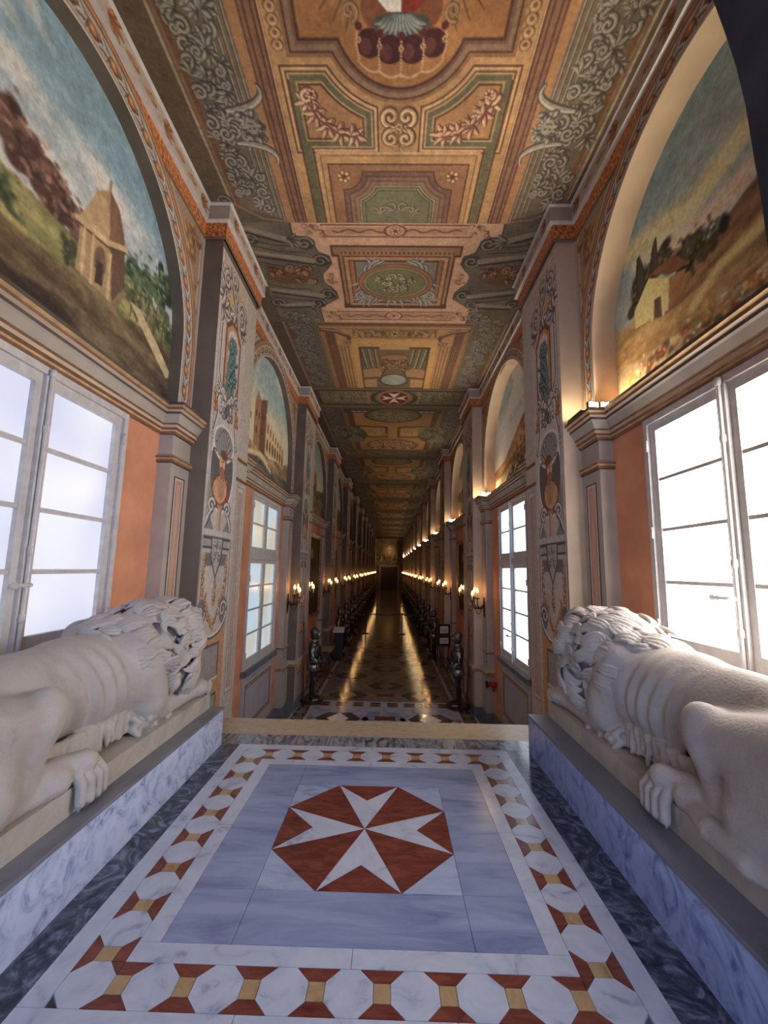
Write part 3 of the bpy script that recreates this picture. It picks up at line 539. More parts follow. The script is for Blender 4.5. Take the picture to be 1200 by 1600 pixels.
    c.line([(0.45 + 0.42 * math.cos(a), 0.98 + 0.28 * math.sin(a)) for a in np.linspace(-3.0, -0.14, 16)], 0.06, D); c.line([(0.45 + 0.42 * math.cos(a), 1.0 + 0.28 * math.sin(a)) for a in np.linspace(-3.0, -0.14, 16)], 0.03, L)
    c.poly([(0.09, -1.7), (0.09, 0.98)] + [(0.45 + 0.44 * math.cos(a), 0.96 + 0.28 * math.sin(a)) for a in np.linspace(-3.0, -0.14, 16)] + [(0.88, 0.98), (0.88, -1.7)], (206, 146, 96))
    for v0, v1 in ((0.18, 0.62), (-0.75, 0.02), (-1.6, -0.9)): c.rect(0.2, v0, 0.72, v1, (226, 220, 214)); c.rect(0.23, v0 + 0.03, 0.72, v1, D); c.rect(0.235, v0 + 0.035, 0.69, v1 - 0.03, (158, 152, 148))
    c.tint(0.09, 16, 6); return c
# --- lunette paintings: u along the corridor, v height (both in metres, absolute within the bay)
def sky(c, top, low, cloud, seed, horizon, hi, stretch=(1.0, 1.0), thr=0.5, amt=1.0):
    U, V = c.U, c.V; t = np.clip((V - horizon) / (hi - horizon), 0, 1); c.C = mixc(low, top, t ** 0.7)
    n = fbm(U * stretch[0] + V * 0.5, V * stretch[1], 1.6, seed, 5); a = np.clip((n - thr) * 5, 0, 1) * amt
    c.C = c.C * (1 - a[..., None]) + np.array(cloud, float) * a[..., None]
def blobs(c, pts, r, n, cols, seed):
    R = random.Random(seed); big = [tuple(x * 0.8 for x in q) for q in cols]
    for k in range(n):
        i = R.randrange(len(pts) - 1); t = R.random(); u = pts[i][0] * (1 - t) + pts[i + 1][0] * t + R.gauss(0, r * 0.8); v = pts[i][1] * (1 - t) + pts[i + 1][1] * t + R.gauss(0, r * 0.7)
        c.ell(u, v, r * R.uniform(0.5, 1.1), r * R.uniform(0.4, 0.9), R.choice(big), soft=0.03)
    for k in range(n * 3):
        i = R.randrange(len(pts) - 1); t = R.random(); u = pts[i][0] * (1 - t) + pts[i + 1][0] * t + R.gauss(0, r * 1.0); v = pts[i][1] * (1 - t) + pts[i + 1][1] * t + R.gauss(0, r * 0.85) + 0.2 * r; q = R.choice(cols); g = R.uniform(0.75, 1.45)
        c.ell(u, v, r * R.uniform(0.12, 0.34), r * R.uniform(0.1, 0.26), tuple(x * g for x in q), soft=0.02, op=0.85)
def ground(c, line, cols, seed, sc=3.0):
    x = np.array([p[0] for p in line]); z = np.array([p[1] for p in line])
    d = lambda U, V: V - np.interp(U, x, z) - 0.05 * (fbm(U, V * 0, 6, seed) - 0.5)
    c.put(d, lambda U, V: mixc(cols[0], cols[1], (fbm(U * 0.7 + V * 0.9, V * 2.4, sc, seed, 5) - 0.3) * 2.4), soft=0.03)
def lun_chapel(c):
    sky(c, (112, 146, 164), (186, 178, 172), (196, 196, 186), 3, 4.0, 5.0, (0.55, 1.7), 0.47)
    blobs(c, [(1.3, 4.55), (2.23, 4.35), (2.6, 4.22), (2.95, 4.12)], 0.10, 70, [(92, 62, 54), (112, 78, 66), (76, 54, 50), (126, 92, 74)], 2)
    ground(c, [(1.2, 4.22), (2.3, 4.02), (2.75, 4.02), (3.0, 3.98), (3.5, 4.0), (4.5, 4.0)], ((92, 96, 52), (160, 148, 88)), 5)
    ground(c, [(1.2, 3.9), (2.3, 3.7), (2.9, 3.74), (3.4, 3.76), (3.9, 3.86), (4.5, 3.9)], ((70, 56, 40), (132, 112, 72)), 7)
    ground(c, [(1.2, 3.55), (2.4, 3.42), (3.0, 3.5), (3.6, 3.6), (4.5, 3.5)], ((50, 40, 32), (110, 92, 66)), 9)
    blobs(c, [(2.0, 3.95), (2.4, 3.86)], 0.06, 16, [(62, 70, 46), (86, 92, 58)], 4); blobs(c, [(2.86, 3.94), (2.9, 3.8)], 0.05, 14, [(58, 60, 44), (80, 80, 54)], 6)
    blobs(c, [(3.5, 4.2), (3.75, 4.28), (4.0, 4.4), (4.35, 4.6)], 0.10, 60, [(58, 78, 56), (84, 106, 72), (104, 122, 84), (46, 62, 46)], 8)
    blobs(c, [(3.55, 4.05), (4.4, 4.1)], 0.08, 40, [(70, 84, 52), (98, 108, 66), (126, 128, 80)], 18)
    for u in (3.62, 3.72, 3.86, 4.0, 4.15): c.line([(u, 3.85), (u + 0.03, 4.2)], 0.022, (84, 66, 46))
    c.poly([(3.6, 3.98), (3.75, 4.0), (4.1, 3.82), (4.4, 3.62), (4.3, 3.55), (3.9, 3.78)], (178, 158, 114)); 
    c.poly([(2.94, 4.24), (2.93, 3.80), (3.36, 3.80), (3.26, 4.32)], (158, 128, 84)); c.poly([(3.26, 4.32), (3.36, 3.80), (3.51, 4.06), (3.45, 4.42)], (96, 72, 54))
    c.poly([(2.90, 4.22), (2.97, 4.36), (3.06, 4.6), (3.2, 4.74), (3.33, 4.68), (3.42, 4.52), (3.46, 4.38), (3.26, 4.30)], (170, 138, 96)); c.poly([(3.2, 4.74), (3.33, 4.68), (3.42, 4.52), (3.46, 4.38), (3.26, 4.3)], (118, 84, 62)); c.line([(3.2, 4.74), (3.2, 4.82)], 0.03, (130, 100, 70))
    c.line([(2.89, 4.2), (3.25, 4.28), (3.47, 4.4)], 0.05, (186, 156, 112)); c.line([(2.89, 4.17), (3.25, 4.24), (3.47, 4.36)], 0.02, (84, 62, 46))
    for u in (2.98, 3.08, 3.29): c.line([(u, 4.2), (u + 0.02, 3.8)], 0.03, (190, 160, 112))
    c.ell(3.18, 4.05, 0.07, 0.13, (104, 78, 58)); c.poly([(3.14, 3.84), (3.15, 4.04), (3.22, 4.05), (3.23, 3.86)], (60, 46, 38)); c.line([(2.9, 3.77), (3.38, 3.77), (3.52, 4.0)], 0.045, (122, 100, 74))
def lun_farm(c):
    sky(c, (92, 116, 126), (132, 150, 152), (112, 126, 124), 8, 4.2, 5.2, (0.5, 1.6), 0.5, 0.8)
    for P, w, col in (([(4.3, 4.9), (3.54, 4.72), (3.1, 4.58), (2.57, 4.66), (1.8, 4.72)], 0.16, (176, 164, 112)), ([(3.9, 4.62), (3.07, 4.5), (2.57, 4.6), (1.6, 4.58)], 0.1, (192, 178, 126)), ([(3.6, 4.42), (3.09, 4.32), (2.63, 4.30), (1.5, 4.34)], 0.12, (202, 152, 120))): c.line(P, w, col, soft=0.16, op=0.85)
    ground(c, [(1.2, 4.36), (2.2, 4.34), (2.47, 4.22), (2.86, 4.14), (3.2, 4.1), (3.6, 4.1), (4.0, 4.08), (4.5, 4.1)], ((92, 66, 50), (146, 118, 76)), 6)
    blobs(c, [(2.92, 4.08), (3.2, 4.2), (3.5, 4.32), (3.8, 4.42), (3.95, 4.24)], 0.085, 60, [(46, 44, 36), (62, 60, 44), (36, 36, 32), (80, 72, 50)], 4); c.leaf(3.62, 4.3, 1.5, 0.34, 0.06, (44, 42, 36), (56, 52, 42), 0.4); c.leaf(3.86, 4.25, 1.7, 0.4, 0.08, (40, 40, 34), (54, 50, 40), -0.3)
    ground(c, [(1.2, 3.95), (2.5, 3.86), (3.0, 3.82), (3.5, 3.84), (4.0, 4.0), (4.5, 4.2)], ((92, 72, 48), (150, 124, 82)), 3)
    ground(c, [(1.2, 3.62), (2.9, 3.56), (3.6, 3.6), (4.5, 3.72)], ((118, 104, 84), (186, 168, 136)), 13); blobs(c, [(2.2, 3.5), (4.2, 3.5)], 0.06, 40, [(140, 70, 44), (176, 122, 66), (92, 84, 62), (170, 158, 134)], 5)
    c.poly([(3.97, 4.16), (3.72, 4.34), (3.44, 4.14), (3.48, 3.86), (3.97, 3.98)], (188, 156, 100)); c.poly([(3.44, 4.14), (3.24, 4.08), (3.26, 3.92), (3.48, 3.86)], (126, 88, 60)); c.poly([(3.72, 4.37), (3.4, 4.15), (3.2, 4.1), (3.36, 4.3)], (98, 62, 46)); c.poly([(3.57, 3.86), (3.57, 4.06), (3.66, 4.08), (3.68, 3.9)], (72, 54, 42)); c.line([(3.55, 3.86), (3.55, 4.08), (3.7, 4.1), (3.71, 3.9)], 0.025, (204, 174, 118))
    c.line([(3.2, 3.7), (2.9, 3.84), (2.4, 3.86)], 0.07, (196, 166, 104), soft=0.06)
def lun_town(c):
    sky(c, (116, 138, 140), (206, 182, 140), (182, 176, 156), 5, 4.1, 5.0, (0.7, 1.4), 0.55, 0.7)
    ground(c, [(6.4, 3.95), (7.2, 3.75), (8.2, 3.68), (9.0, 3.8), (9.7, 3.9)], ((92, 74, 54), (158, 128, 88)), 6); ground(c, [(6.4, 3.5), (7.4, 3.55), (8.4, 3.45), (9.7, 3.5)], ((64, 62, 58), (116, 100, 78)), 8)
    c.poly([(7.15, 3.72), (7.15, 4.45), (7.3, 4.75), (7.45, 4.62), (7.85, 4.78), (7.85, 3.66)], (132, 92, 66)); c.poly([(7.5, 3.68), (7.5, 4.62), (7.85, 4.78), (7.85, 3.66)], (92, 62, 48)); c.poly([(6.8, 3.75), (6.8, 4.35), (7.15, 4.5), (7.15, 3.72)], (196, 164, 122))
    c.poly([(7.85, 4.45), (9.3, 4.2), (9.3, 3.82), (7.85, 3.72)], (190, 150, 106)); c.line([(7.85, 4.48), (9.3, 4.23)], 0.05, (220, 184, 136))
    for k in range(7): u = 7.98 + k * 0.19; c.ell(u, 3.9 - 0.0 * k, 0.06, 0.13, (88, 60, 46)); c.rect(u - 0.035, 4.15 - 0.02 * k, u + 0.035, 4.32 - 0.03 * k, (98, 68, 50))
    for u, v in ((7.25, 4.3), (7.4, 4.3), (7.6, 4.35), (7.72, 4.35), (7.3, 4.0), (7.6, 4.05), (6.95, 4.15)): c.rect(u - 0.03, v - 0.06, u + 0.03, v + 0.06, (66, 46, 38))
    c.line([(8.5, 4.3), (8.52, 4.85)], 0.05, (170, 128, 92), 0.01); c.line([(9.0, 4.2), (9.02, 4.6)], 0.06, (160, 120, 86), 0.02); blobs(c, [(7.6, 3.5), (8.4, 3.45)], 0.05, 20, [(56, 70, 92), (70, 60, 52), (44, 48, 60)], 3)
    c.line([(6.6, 3.45), (7.6, 3.62), (8.3, 3.45)], 0.08, (206, 168, 116), soft=0.05)
def lun_wall(c):
    sky(c, (122, 142, 146), (196, 190, 174), (206, 198, 178), 15, 4.1, 5.2, (0.7, 1.4), 0.5)
    ground(c, [(6.4, 5.0), (6.9, 4.9), (7.4, 4.5), (8.0, 4.25), (8.8, 3.9), (9.7, 3.8)], ((96, 68, 48), (160, 118, 76)), 6); ground(c, [(6.4, 3.7), (8.0, 3.6), (9.7, 3.6)], ((120, 108, 92), (170, 154, 128)), 9)
    for k in range(24): u = 6.6 + (k % 8) * 0.22; v = 4.65 - 0.2 * (k // 8) - 0.12 * (k % 8); c.rect(u - 0.03, v - 0.06, u + 0.03, v + 0.06, (70, 50, 38))
    c.poly([(6.5, 3.6), (6.5, 4.0), (7.2, 3.9), (7.3, 3.6)], (196, 150, 106)); blobs(c, [(7.6, 3.6), (8.6, 3.5)], 0.07, 20, [(92, 72, 48), (70, 64, 46)], 3)
def lun_any(c, seed, u0):
    sky(c, (96, 112, 112), (164, 152, 128), (160, 150, 132), seed, 4.1, 5.2, (0.7, 1.4), 0.5)
    ground(c, [(u0 - 2, 4.3), (u0 - 0.5, 3.9), (u0 + 0.8, 4.1), (u0 + 2, 4.3)], ((70, 56, 40), (126, 98, 62)), seed); c.poly([(u0 - 0.4, 3.7), (u0 - 0.4, 4.4), (u0, 4.7), (u0 + 0.3, 4.4), (u0 + 0.3, 3.7)], (112, 84, 58)); blobs(c, [(u0 - 1.5, 4.0), (u0 - 0.5, 3.9), (u0 + 1.5, 4.1)], 0.14, 40, [(58, 56, 42), (78, 70, 48)], seed)

# ------------------------------------------------------------------ materials of the place
M_ORANGE = mat('orange plaster', (222, 154, 116), 0.8, var=0.08, scale=2.2, bump=0.06)
M_ORANGE2 = mat('corridor orange plaster', (214, 148, 112), 0.8, var=0.10, scale=2.2, bump=0.06)
M_GREY = mat('grey painted stone', (178, 168, 154), 0.7, var=0.06, scale=3, bump=0.05)
M_TAUPE = mat('taupe painted stone and shaded pier', (112, 99, 85), 0.75, var=0.08, scale=3, bump=0.06)
M_CREAM = mat('cream plaster and lit pier', (206, 184, 156), 0.75, var=0.05, scale=3)
M_GOLDP = mat('ochre painted moulding', (204, 168, 116), 0.6, var=0.12, scale=9)
M_BROWNP = mat('brown painted moulding', (130, 96, 76), 0.65, var=0.12, scale=9)
M_DARKP = mat('dark grey painted line', (86, 78, 74), 0.7)
M_GILT = mat('gilded red-brown band', (166, 104, 62), 0.55, var=0.55, scale=30, bump=0.15, bscale=50)
M_LILAC = mat('lilac grey dado paint', (176, 170, 178), 0.65, var=0.06, scale=3)
M_SLATE = mat('slate grey base', (112, 112, 120), 0.5, var=0.15, scale=8)
M_WHITE = mat('white window paint', (206, 202, 200), 0.45, var=0.05, scale=14, bump=0.08, bscale=60)
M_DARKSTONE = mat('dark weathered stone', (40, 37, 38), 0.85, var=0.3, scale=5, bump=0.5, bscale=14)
M_FRESCO = vcol('fresco paint'); M_FRESCO2 = vcol('fresco paint on canvas', 0.8, 0.25, 0.2)
P_RIGHT = emit('bright frosted daylight pane', (255, 252, 250), WIN_RIGHT, (255, 232, 214), 1.3)
P_LEFT = emit('soft frosted daylight pane', (240, 241, 252), WIN_LEFT, (216, 218, 244), 1.1, (60, 60, 64))
P_2L = emit('cloudy daylight pane', (206, 228, 244), WIN_SIDE2_L, (214, 206, 186), 1.2, (50, 52, 56))
P_2R = emit('pale blue daylight pane', (228, 240, 255), WIN_SIDE2_R, (206, 226, 250), 1.4, (50, 52, 56))
P_REAR = emit('blue daylight pane', (190, 208, 255), WIN_REAR)

# ------------------------------------------------------------------ setting: walls
ZC, ZF = 6.0, -1.7                       # ceiling, corridor floor (the landing is z = 0)
XP, XW, XA, XL = 2.05, 2.40, 2.28, 2.25  # pier face, window wall, arch wall, pilaster face
PIERS = [(-0.40, 0.94)] + [(4.72 + 5.3 * k, 6.05 + 5.3 * k) for k in range(12)]
YEND = PIERS[-1][1] + 2.2
BAYS = [(PIERS[i][1], PIERS[i + 1][0]) for i in range(12)]
CORN = [(0.02, 2.93), (0.035, 2.955), (0.035, 2.975), (0.06, 2.99), (0.06, 3.02), (0.075, 3.035), (0.11, 3.10), (0.125, 3.115), (0.125, 3.14), (0.15, 3.155), (0.15, 3.18), (0.175, 3.195), (0.175, 3.225), (-0.2, 3.235)]
CORNM = [1, 2, 1, 4, 1, 0, 0, 3, 4, 1, 2, 3, 2]
def band(paths, prof, mis):
    """a moulding: prof (offset, z) swept along paths(offset) -> list of (x, y)"""
    m = MB(); rows = [[(x, y, z) for x, y in paths(d)] for d, z in prof]; n = len(rows[0])
    v = [p for r in rows for p in r]
    for i in range(len(rows) - 1): m.add(v, [], 0) if False else None
    m.v = [tuple(p) for p in v]
    for i in range(len(rows) - 1):
        for k in range(n - 1): m.f.append((i * n + k, i * n + k + 1, (i + 1) * n + k + 1, (i + 1) * n + k)); m.mi.append(mis[i] if isinstance(mis, list) else mis)
    return m
PW = 0.40                                 # pilaster width
def bay_path(y0, y1):
    return lambda d: [(XL - d, y0), (XL - d, y0 + PW + d), (XW - d, y0 + PW + d), (XW - d, y1 - PW - d), (XL - d, y1 - PW - d), (XL - d, y1)]
def arch_curve(yc, r, zs, zb, n=40):
    return [(yc - r, zb)] + [(yc - r * math.cos(math.pi * i / n), zs + r * math.sin(math.pi * i / n)) for i in range(n + 1)] + [(yc + r, zb)]
ZS, ZB = 3.96, 3.2
def plane_mesh(name, U, V, col, m):
    return grid_mesh(name, np.stack([U * 0, U, V], -1), col, m)
def lunette_mesh(name, yc, r, paint, h):
    nu, nv = int(2 * r / h), int((ZS + r - ZB) / h)
    t = np.linspace(0, math.pi, nu); u = yc - r * np.cos(t); top = ZS + np.sqrt(np.maximum(0, r * r - (u - yc) ** 2))
    k = np.linspace(0, 1, nv)[:, None]; U = np.tile(u, (nv, 1)); V = ZB + k * (top - ZB)
    c = Cv(0, 0, 0, 0, h, uv=(U, V)); paint(c); c.tint(0.16, 14, 5); c.C = c.C * (1.12 if h < 0.015 else 1.3) + 8; return plane_mesh(name, U, V, c.C, M_FRESCO2)
def archivolt_mesh(yc, r, w, h):
    Lj = ZS - ZB; La = math.pi * (r + w / 2); L = 2 * Lj + La
    c = Cv(0, 0, L, w, h, (190, 176, 164)); c.rect(0, 0, L, 0.03, (206, 196, 186)); c.rect(0, 0.03, L, 0.038, (112, 92, 80))
    t, k = 0.02, 0
    while t < L:
        q = t
        if k % 2 == 0:
            for j in range(4): c.leaf(q + 0.02 * j, 0.17 - 0.02 * j, -0.5 + 0.25 * j, 0.15, 0.034, (78, 70, 72), (226, 220, 214), bend=-0.9)
            c.leaf(q, 0.07, 0.8, 0.14, 0.03, (96, 84, 82), (214, 206, 200), -1.4)
        else:
            c.ell(q + 0.05, 0.11, 0.07, 0.05, (110, 66, 44)); c.ell(q + 0.045, 0.115, 0.05, 0.036, (196, 128, 72)); c.ell(q + 0.04, 0.12, 0.02, 0.014, (232, 180, 110)); c.leaf(q + 0.1, 0.12, 0.3, 0.07, 0.03, (120, 74, 50), (186, 122, 72), 0.6)
        t += 0.125; k += 1
    c.rect(0, w - 0.06, L, w, (150, 96, 66)); c.rect(0, w - 0.045, L, w - 0.02, (214, 150, 82)); c.rect(0, w - 0.07, L, w - 0.062, (92, 66, 54)); c.tint(0.1, 14, 4)
    U, W = c.U, c.V; R = r + W; a = np.clip((U - Lj) / La, 0, 1) * math.pi
    Y = yc - R * np.cos(a); Z = ZS + R * np.sin(a); Z = np.where(U < Lj, ZB + U, Z); Z = np.where(U > Lj + La, ZS - (U - Lj - La), Z)
    return plane_mesh('archivolt', Y, Z, c.C, M_FRESCO)
def spandrel_mesh(yc, R, y0, y1, h):
    out = []
    for m in (-1, 1):
        e = abs((y0 if m < 0 else y1) - yc); n = int(e / h)
        a = np.linspace(0, math.pi / 2, 40); us = np.unique(np.concatenate([R * np.cos(a), np.linspace(R, e, max(3, int((e - R) / h)))])); u = yc + m * us
        bot = np.where(us < R, ZS + np.sqrt(np.maximum(0, R * R - us * us)), ZB); nv = int(2.5 / h); k = np.linspace(0, 1, nv)[:, None]; U = np.tile(u, (nv, 1)); V = bot + k * (5.76 - bot)
        c = Cv(0, 0, 0, 0, h, (184, 170, 158), uv=(U, V)); S = lambda q: yc + m * q
        c.put(lambda U, V: np.maximum(np.maximum(np.abs(U - yc) - e + 0.07, 4.15 - V), np.maximum(V - 5.6, R + 0.08 - np.hypot(U - yc, V - ZS))), (122, 84, 60)); c.put(lambda U, V: np.maximum(np.maximum(np.abs(U - yc) - e + 0.09, 4.17 - V), np.maximum(V - 5.58, R + 0.10 - np.hypot(U - yc, V - ZS))), (214, 196, 176))
        c.put(lambda U, V: np.maximum(np.maximum(np.abs(U - yc) - e + 0.11, 4.2 - V), np.maximum(V - 5.56, R + 0.12 - np.hypot(U - yc, V - ZS))), (170, 140, 112))
        c.rococo(S(e - 0.3), 5.3, 0.16, 0.18, (116, 70, 50), (220, 176, 112), 7, 4, False, 0.03); c.line([(S(e - 0.16), 5.1), (S(e - 0.14), 4.3)], 0.03, (196, 140, 70)); c.rococo(S(e - 0.15), 4.7, 0.04, 0.3, (110, 82, 70), (224, 190, 130), 6, 9, False, 0.02)
        out.append(plane_mesh('spandrel_painting', U, V, c.C, M_FRESCO))
    return out
def frieze_mesh(L, h):
    c = Cv(0, 5.80, L, 5.985, h, (192, 174, 158)); n = int(L / 0.3)
    c.rect(0, 5.80, L, 5.815, (214, 204, 194)); c.rect(0, 5.972, L, 5.985, (206, 194, 182))
    for k in range(n + 1):
        u = (k + 0.5) * L / (n + 1)
        if k % 3 == 0: c.fan(u - 0.08, 5.89, 0, 0.2, 5, (130, 78, 48), (206, 140, 84), 1.2, 0.03)
        else: c.ell(u, 5.89, 0.07, 0.03, (140, 84, 54)); c.ell(u, 5.895, 0.05, 0.018, (208, 146, 92)); c.leaf(u - 0.12, 5.86, 0.5, 0.12, 0.02, (150, 98, 66), (212, 160, 110), -1.2)
    c.tint(0.08, 14, 3); return plane_mesh('frieze_painting', c.U, c.V, c.C, M_FRESCO)

WALL = {}
for s, nm in ((-1, 'left'), (1, 'right')):
    WALL[s] = tag(MB().box(2.66, 2.8, -3.0, YEND, ZF - 0.1, ZC + 0.1).build('wall_' + nm, M_TAUPE, sx=s),
                  'painted gallery wall along the %s side with piers, arches and cornice' % nm, kind='structure')
def window(n, s, yc, hw, z0, z1, secs, pane, label, xw=XW, rods=True):
    """secs: list of (z0, z1, rows) sections; two columns of sashes in each"""
    o = tag(empty('window_%d' % n), label, kind='structure')
    f = MB(); t = 0.055
    f.box(xw - 0.03, xw + 0.1, yc - hw, yc - hw + t, z0, z1); f.box(xw - 0.03, xw + 0.1, yc + hw - t, yc + hw, z0, z1); f.box(xw - 0.03, xw + 0.1, yc - hw + t, yc + hw - t, z1 - t, z1); f.box(xw - 0.03, xw + 0.1, yc - hw + t, yc + hw - t, z0, z0 + t)
    for a, b, r in secs[:-1]: f.box(xw - 0.04, xw + 0.1, yc - hw + t, yc + hw - t, b - 0.05, b + 0.05)
    f.build('window_frame', M_WHITE, o, sx=s)
    pm = {}
    for (a, b, rows) in secs:
        a += 0.055; b -= 0.055
        for m in (-1, 1):
            u0, u1 = (yc - hw + t + 0.004, yc - 0.012) if m < 0 else (yc + 0.012, yc + hw - t - 0.004)
            st = 0.075; q = MB(); x0, x1 = xw - 0.005, xw + 0.05
            q.box(x0, x1, u0, u0 + st, a, b); q.box(x0, x1, u1 - st, u1, a, b); q.box(x0, x1, u0 + st, u1 - st, b - st, b); q.box(x0, x1, u0 + st, u1 - st, a, a + st * 1.5)
            sash = q.build('sash', M_WHITE, o, sx=s); zz0, zz1 = a + st * 1.5, b - st; dz = (zz1 - zz0) / rows
            for r in range(1, rows): MB().prism([(xw + 0.002, zz0 + r * dz - 0.014), (xw + 0.03, zz0 + r * dz - 0.018), (xw + 0.03, zz0 + r * dz + 0.018), (xw + 0.002, zz0 + r * dz + 0.014)], u0 + st, u1 - st, 'y').build('glazing_bar', M_WHITE, sash, sx=s)
            for r in range(rows): MB().box(xw + 0.030, xw + 0.036, u0 + st - 0.004, u1 - st + 0.004, zz0 + r * dz, zz0 + (r + 1) * dz).build('pane', pane, sash, sx=s)
    if rods:
        g = MB().tube([(xw - 0.05, yc, z0 + 0.04), (xw - 0.05, yc, z1 - 0.02)], 0.014, 8); g.box(xw - 0.035, xw - 0.004, yc - 0.03, yc + 0.03, z0 + 0.06, z1 - 0.06); g.build('espagnolette_rod', M_WHITE, o, 'auto', s)
        for z in (z0 + 0.3, z0 + 0.75, z1 - 0.45, z1 - 0.04): MB().lathe([(0.014, -0.03), (0.02, -0.024), (0.022, 0), (0.02, 0.024), (0.014, 0.03)], (xw - 0.05, yc, z), 10).build('rod_guide', M_WHITE, o, True, s)
        h = MB().tube([(xw - 0.06, yc, z0 + 0.52), (xw - 0.10, yc + s * 0.02, z0 + 0.52), (xw - 0.10, yc + s * 0.13, z0 + 0.52)], [0.014, 0.013, 0.012], 8); h.ball((xw - 0.10, yc + s * 0.145, z0 + 0.52), 0.024); h.ball((xw - 0.10, yc + s * 0.10, z0 + 0.52), 0.018); h.build('handle', M_WHITE, o, True, s)
    for z in (z0 + 0.25, (z0 + z1) / 2, z1 - 0.25):
        for m in (-1, 1): MB().lathe([(0.012, -0.05), (0.012, 0.05)], (xw - 0.036, yc + m * (hw - t), z), 8).build('hinge', M_WHITE, o, True, s)
    return o
def pilaster(s, ya, yb, z0, z1, parent, ped=None):
    m = MB().box(XL, XW + 0.2, ya, yb, z0, z1); p = m.build('pilaster', M_GREY, parent, sx=s)
    zt = 2.93
    bp = lambda d: [(XW + 0.05, ya - d), (XL - d, ya - d), (XL - d, yb + d), (XW + 0.05, yb + d)]
    band(bp, [(0.002, 2.62), (0.025, 2.63), (0.025, 2.655), (0.04, 2.67), (0.04, 2.69), (0.002, 2.72)], [3, 1, 2, 1, 0]).build('necking', [M_GREY, M_BROWNP, M_GOLDP, M_DARKP], p, sx=s)
    a, b = ya + 0.09, yb - 0.09; lo = (ped[1] + 0.16) if ped else z0 + 0.25
    for e, w, mm in ((0.0, 0.012, M_DARKP), (0.02, 0.018, M_WHITE), (0.045, 0.03, M_ORANGE2), (0.085, 0.012, M_CREAM)):
        f = MB(); A, B, Z0, Z1 = a + e, b - e, lo + e, 2.5 - e; x0, x1 = XL - 0.006 + e * 0.05, XL + 0.002
        f.box(x0, x1, A, A + w, Z0, Z1); f.box(x0, x1, B - w, B, Z0, Z1); f.box(x0, x1, A + w, B - w, Z1 - w, Z1); f.box(x0, x1, A + w, B - w, Z0, Z0 + w); f.build('panel_moulding', mm, p, sx=s)
    if ped:
        za, zb = ped
        band(bp, [(0.0, zb - 0.1), (0.03, zb - 0.08), (0.05, zb - 0.05), (0.07, zb - 0.03), (0.07, zb), (0.0, zb + 0.05)], [1, 2, 1, 2, 0]).build('pedestal_cornice', [M_GREY, M_BROWNP, M_GOLDP], p, sx=s)
        band(bp, [(0.0, zb + 0.36), (0.03, zb + 0.37), (0.03, zb + 0.40), (0.0, zb + 0.42)], [1, 1, 0]).build('pilaster_base', [M_GREY, M_BROWNP], p, sx=s)
        MB().box(XL - 0.03, XW + 0.1, ya - 0.02, yb + 0.02, za, zb - 0.12).build('pedestal', M_GREY, p, sx=s)
        MB().box(XL - 0.05, XW + 0.1, ya - 0.03, yb + 0.03, za, za + 0.22).build('plinth', M_SLATE, p, sx=s)
def bay(s, i, zf, opening, lun, lun_x, arch, plaster):
    """one bay between two piers; returns its objects so that later bays can share the meshes"""
    y0, y1 = BAYS[i]; w = WALL[s]; yc = (y0 + y1) / 2; r = (y1 - y0) / 2 - 0.37; out = []
    K = lambda o: (out.append(o), o)[1]
    m = MB()
    if opening:
        oy, ohw, oz0, oz1 = opening
        m.box(XW, XW + 0.2, y0, oy - ohw, zf, 3.24); m.box(XW, XW + 0.2, oy + ohw, y1, zf, 3.24); m.box(XW, XW + 0.2, oy - ohw, oy + ohw, oz1, 3.24); m.box(XW, XW + 0.2, oy - ohw, oy + ohw, zf, oz0)
    else: m.box(XW, XW + 0.2, y0, y1, zf, 3.24)
    K(m.build('plaster_panel', plaster, w, sx=s))
    K(band(bay_path(y0, y1), CORN, CORNM).build('cornice', [M_GREY, M_BROWNP, M_GOLDP, M_DARKP, M_CREAM], w, sx=s))
    n0 = len(w.children)
    ped = (zf, -0.62) if zf < 0 else None
    for a, b in ((y0, y0 + PW), (y1 - PW, y1)):
        pilaster(s, a, b, zf, 2.93, w, ped)
    out += [o for o in w.children if o.name.split('.')[0] == 'pilaster' and o not in out and y0 - 0.1 < o.data.vertices[0].co.y < y1 + 0.1]
    # arch: soffit, archivolt, spandrels, lunette
    cur = arch_curve(yc, r, ZS, ZB); q = MB(); n = len(cur)
    q.v = [(XA - 0.03, y, z) for y, z in cur] + [(lun_x + 0.02, y, z) for y, z in cur]; q.f = [(k, k + 1, n + k + 1, n + k) for k in range(n - 1)]; q.mi = [0] * (n - 1)
    K(q.build('arch_soffit', M_CREAM if s > 0 else M_TAUPE, w, True, s))  # lamp-lit right soffit lighter, left one darker: the light is in the colour
    K(link('archivolt', arch[0], w, (s * (XA - 0.03), 0, 0)))
    rim = arch_curve(yc, r + 0.27, ZS, ZB); q = MB(); n = len(rim); q.v = [(XA - 0.03, y, z) for y, z in rim] + [(XA, y, z) for y, z in rim]; q.f = [(k, k + 1, n + k + 1, n + k) for k in range(n - 1)]; q.mi = [0] * (n - 1); K(q.build('archivolt_rim', M_GOLDP, w, True, s))
    for sp in arch[1]: K(link('spandrel_painting', sp, w, (s * XA, 0, 0)))
    K(link('lunette_painting', lun, w, (s * lun_x, 0, 0)))
    return out
def arch_set(i, h):
    y0, y1 = BAYS[i]; yc = (y0 + y1) / 2; r = (y1 - y0) / 2 - 0.37
    return archivolt_mesh(yc, r, 0.27, h), spandrel_mesh(yc, r + 0.268, y0, y1, h * 2)
A0, A1 = arch_set(0, 0.011), arch_set(1, 0.016)
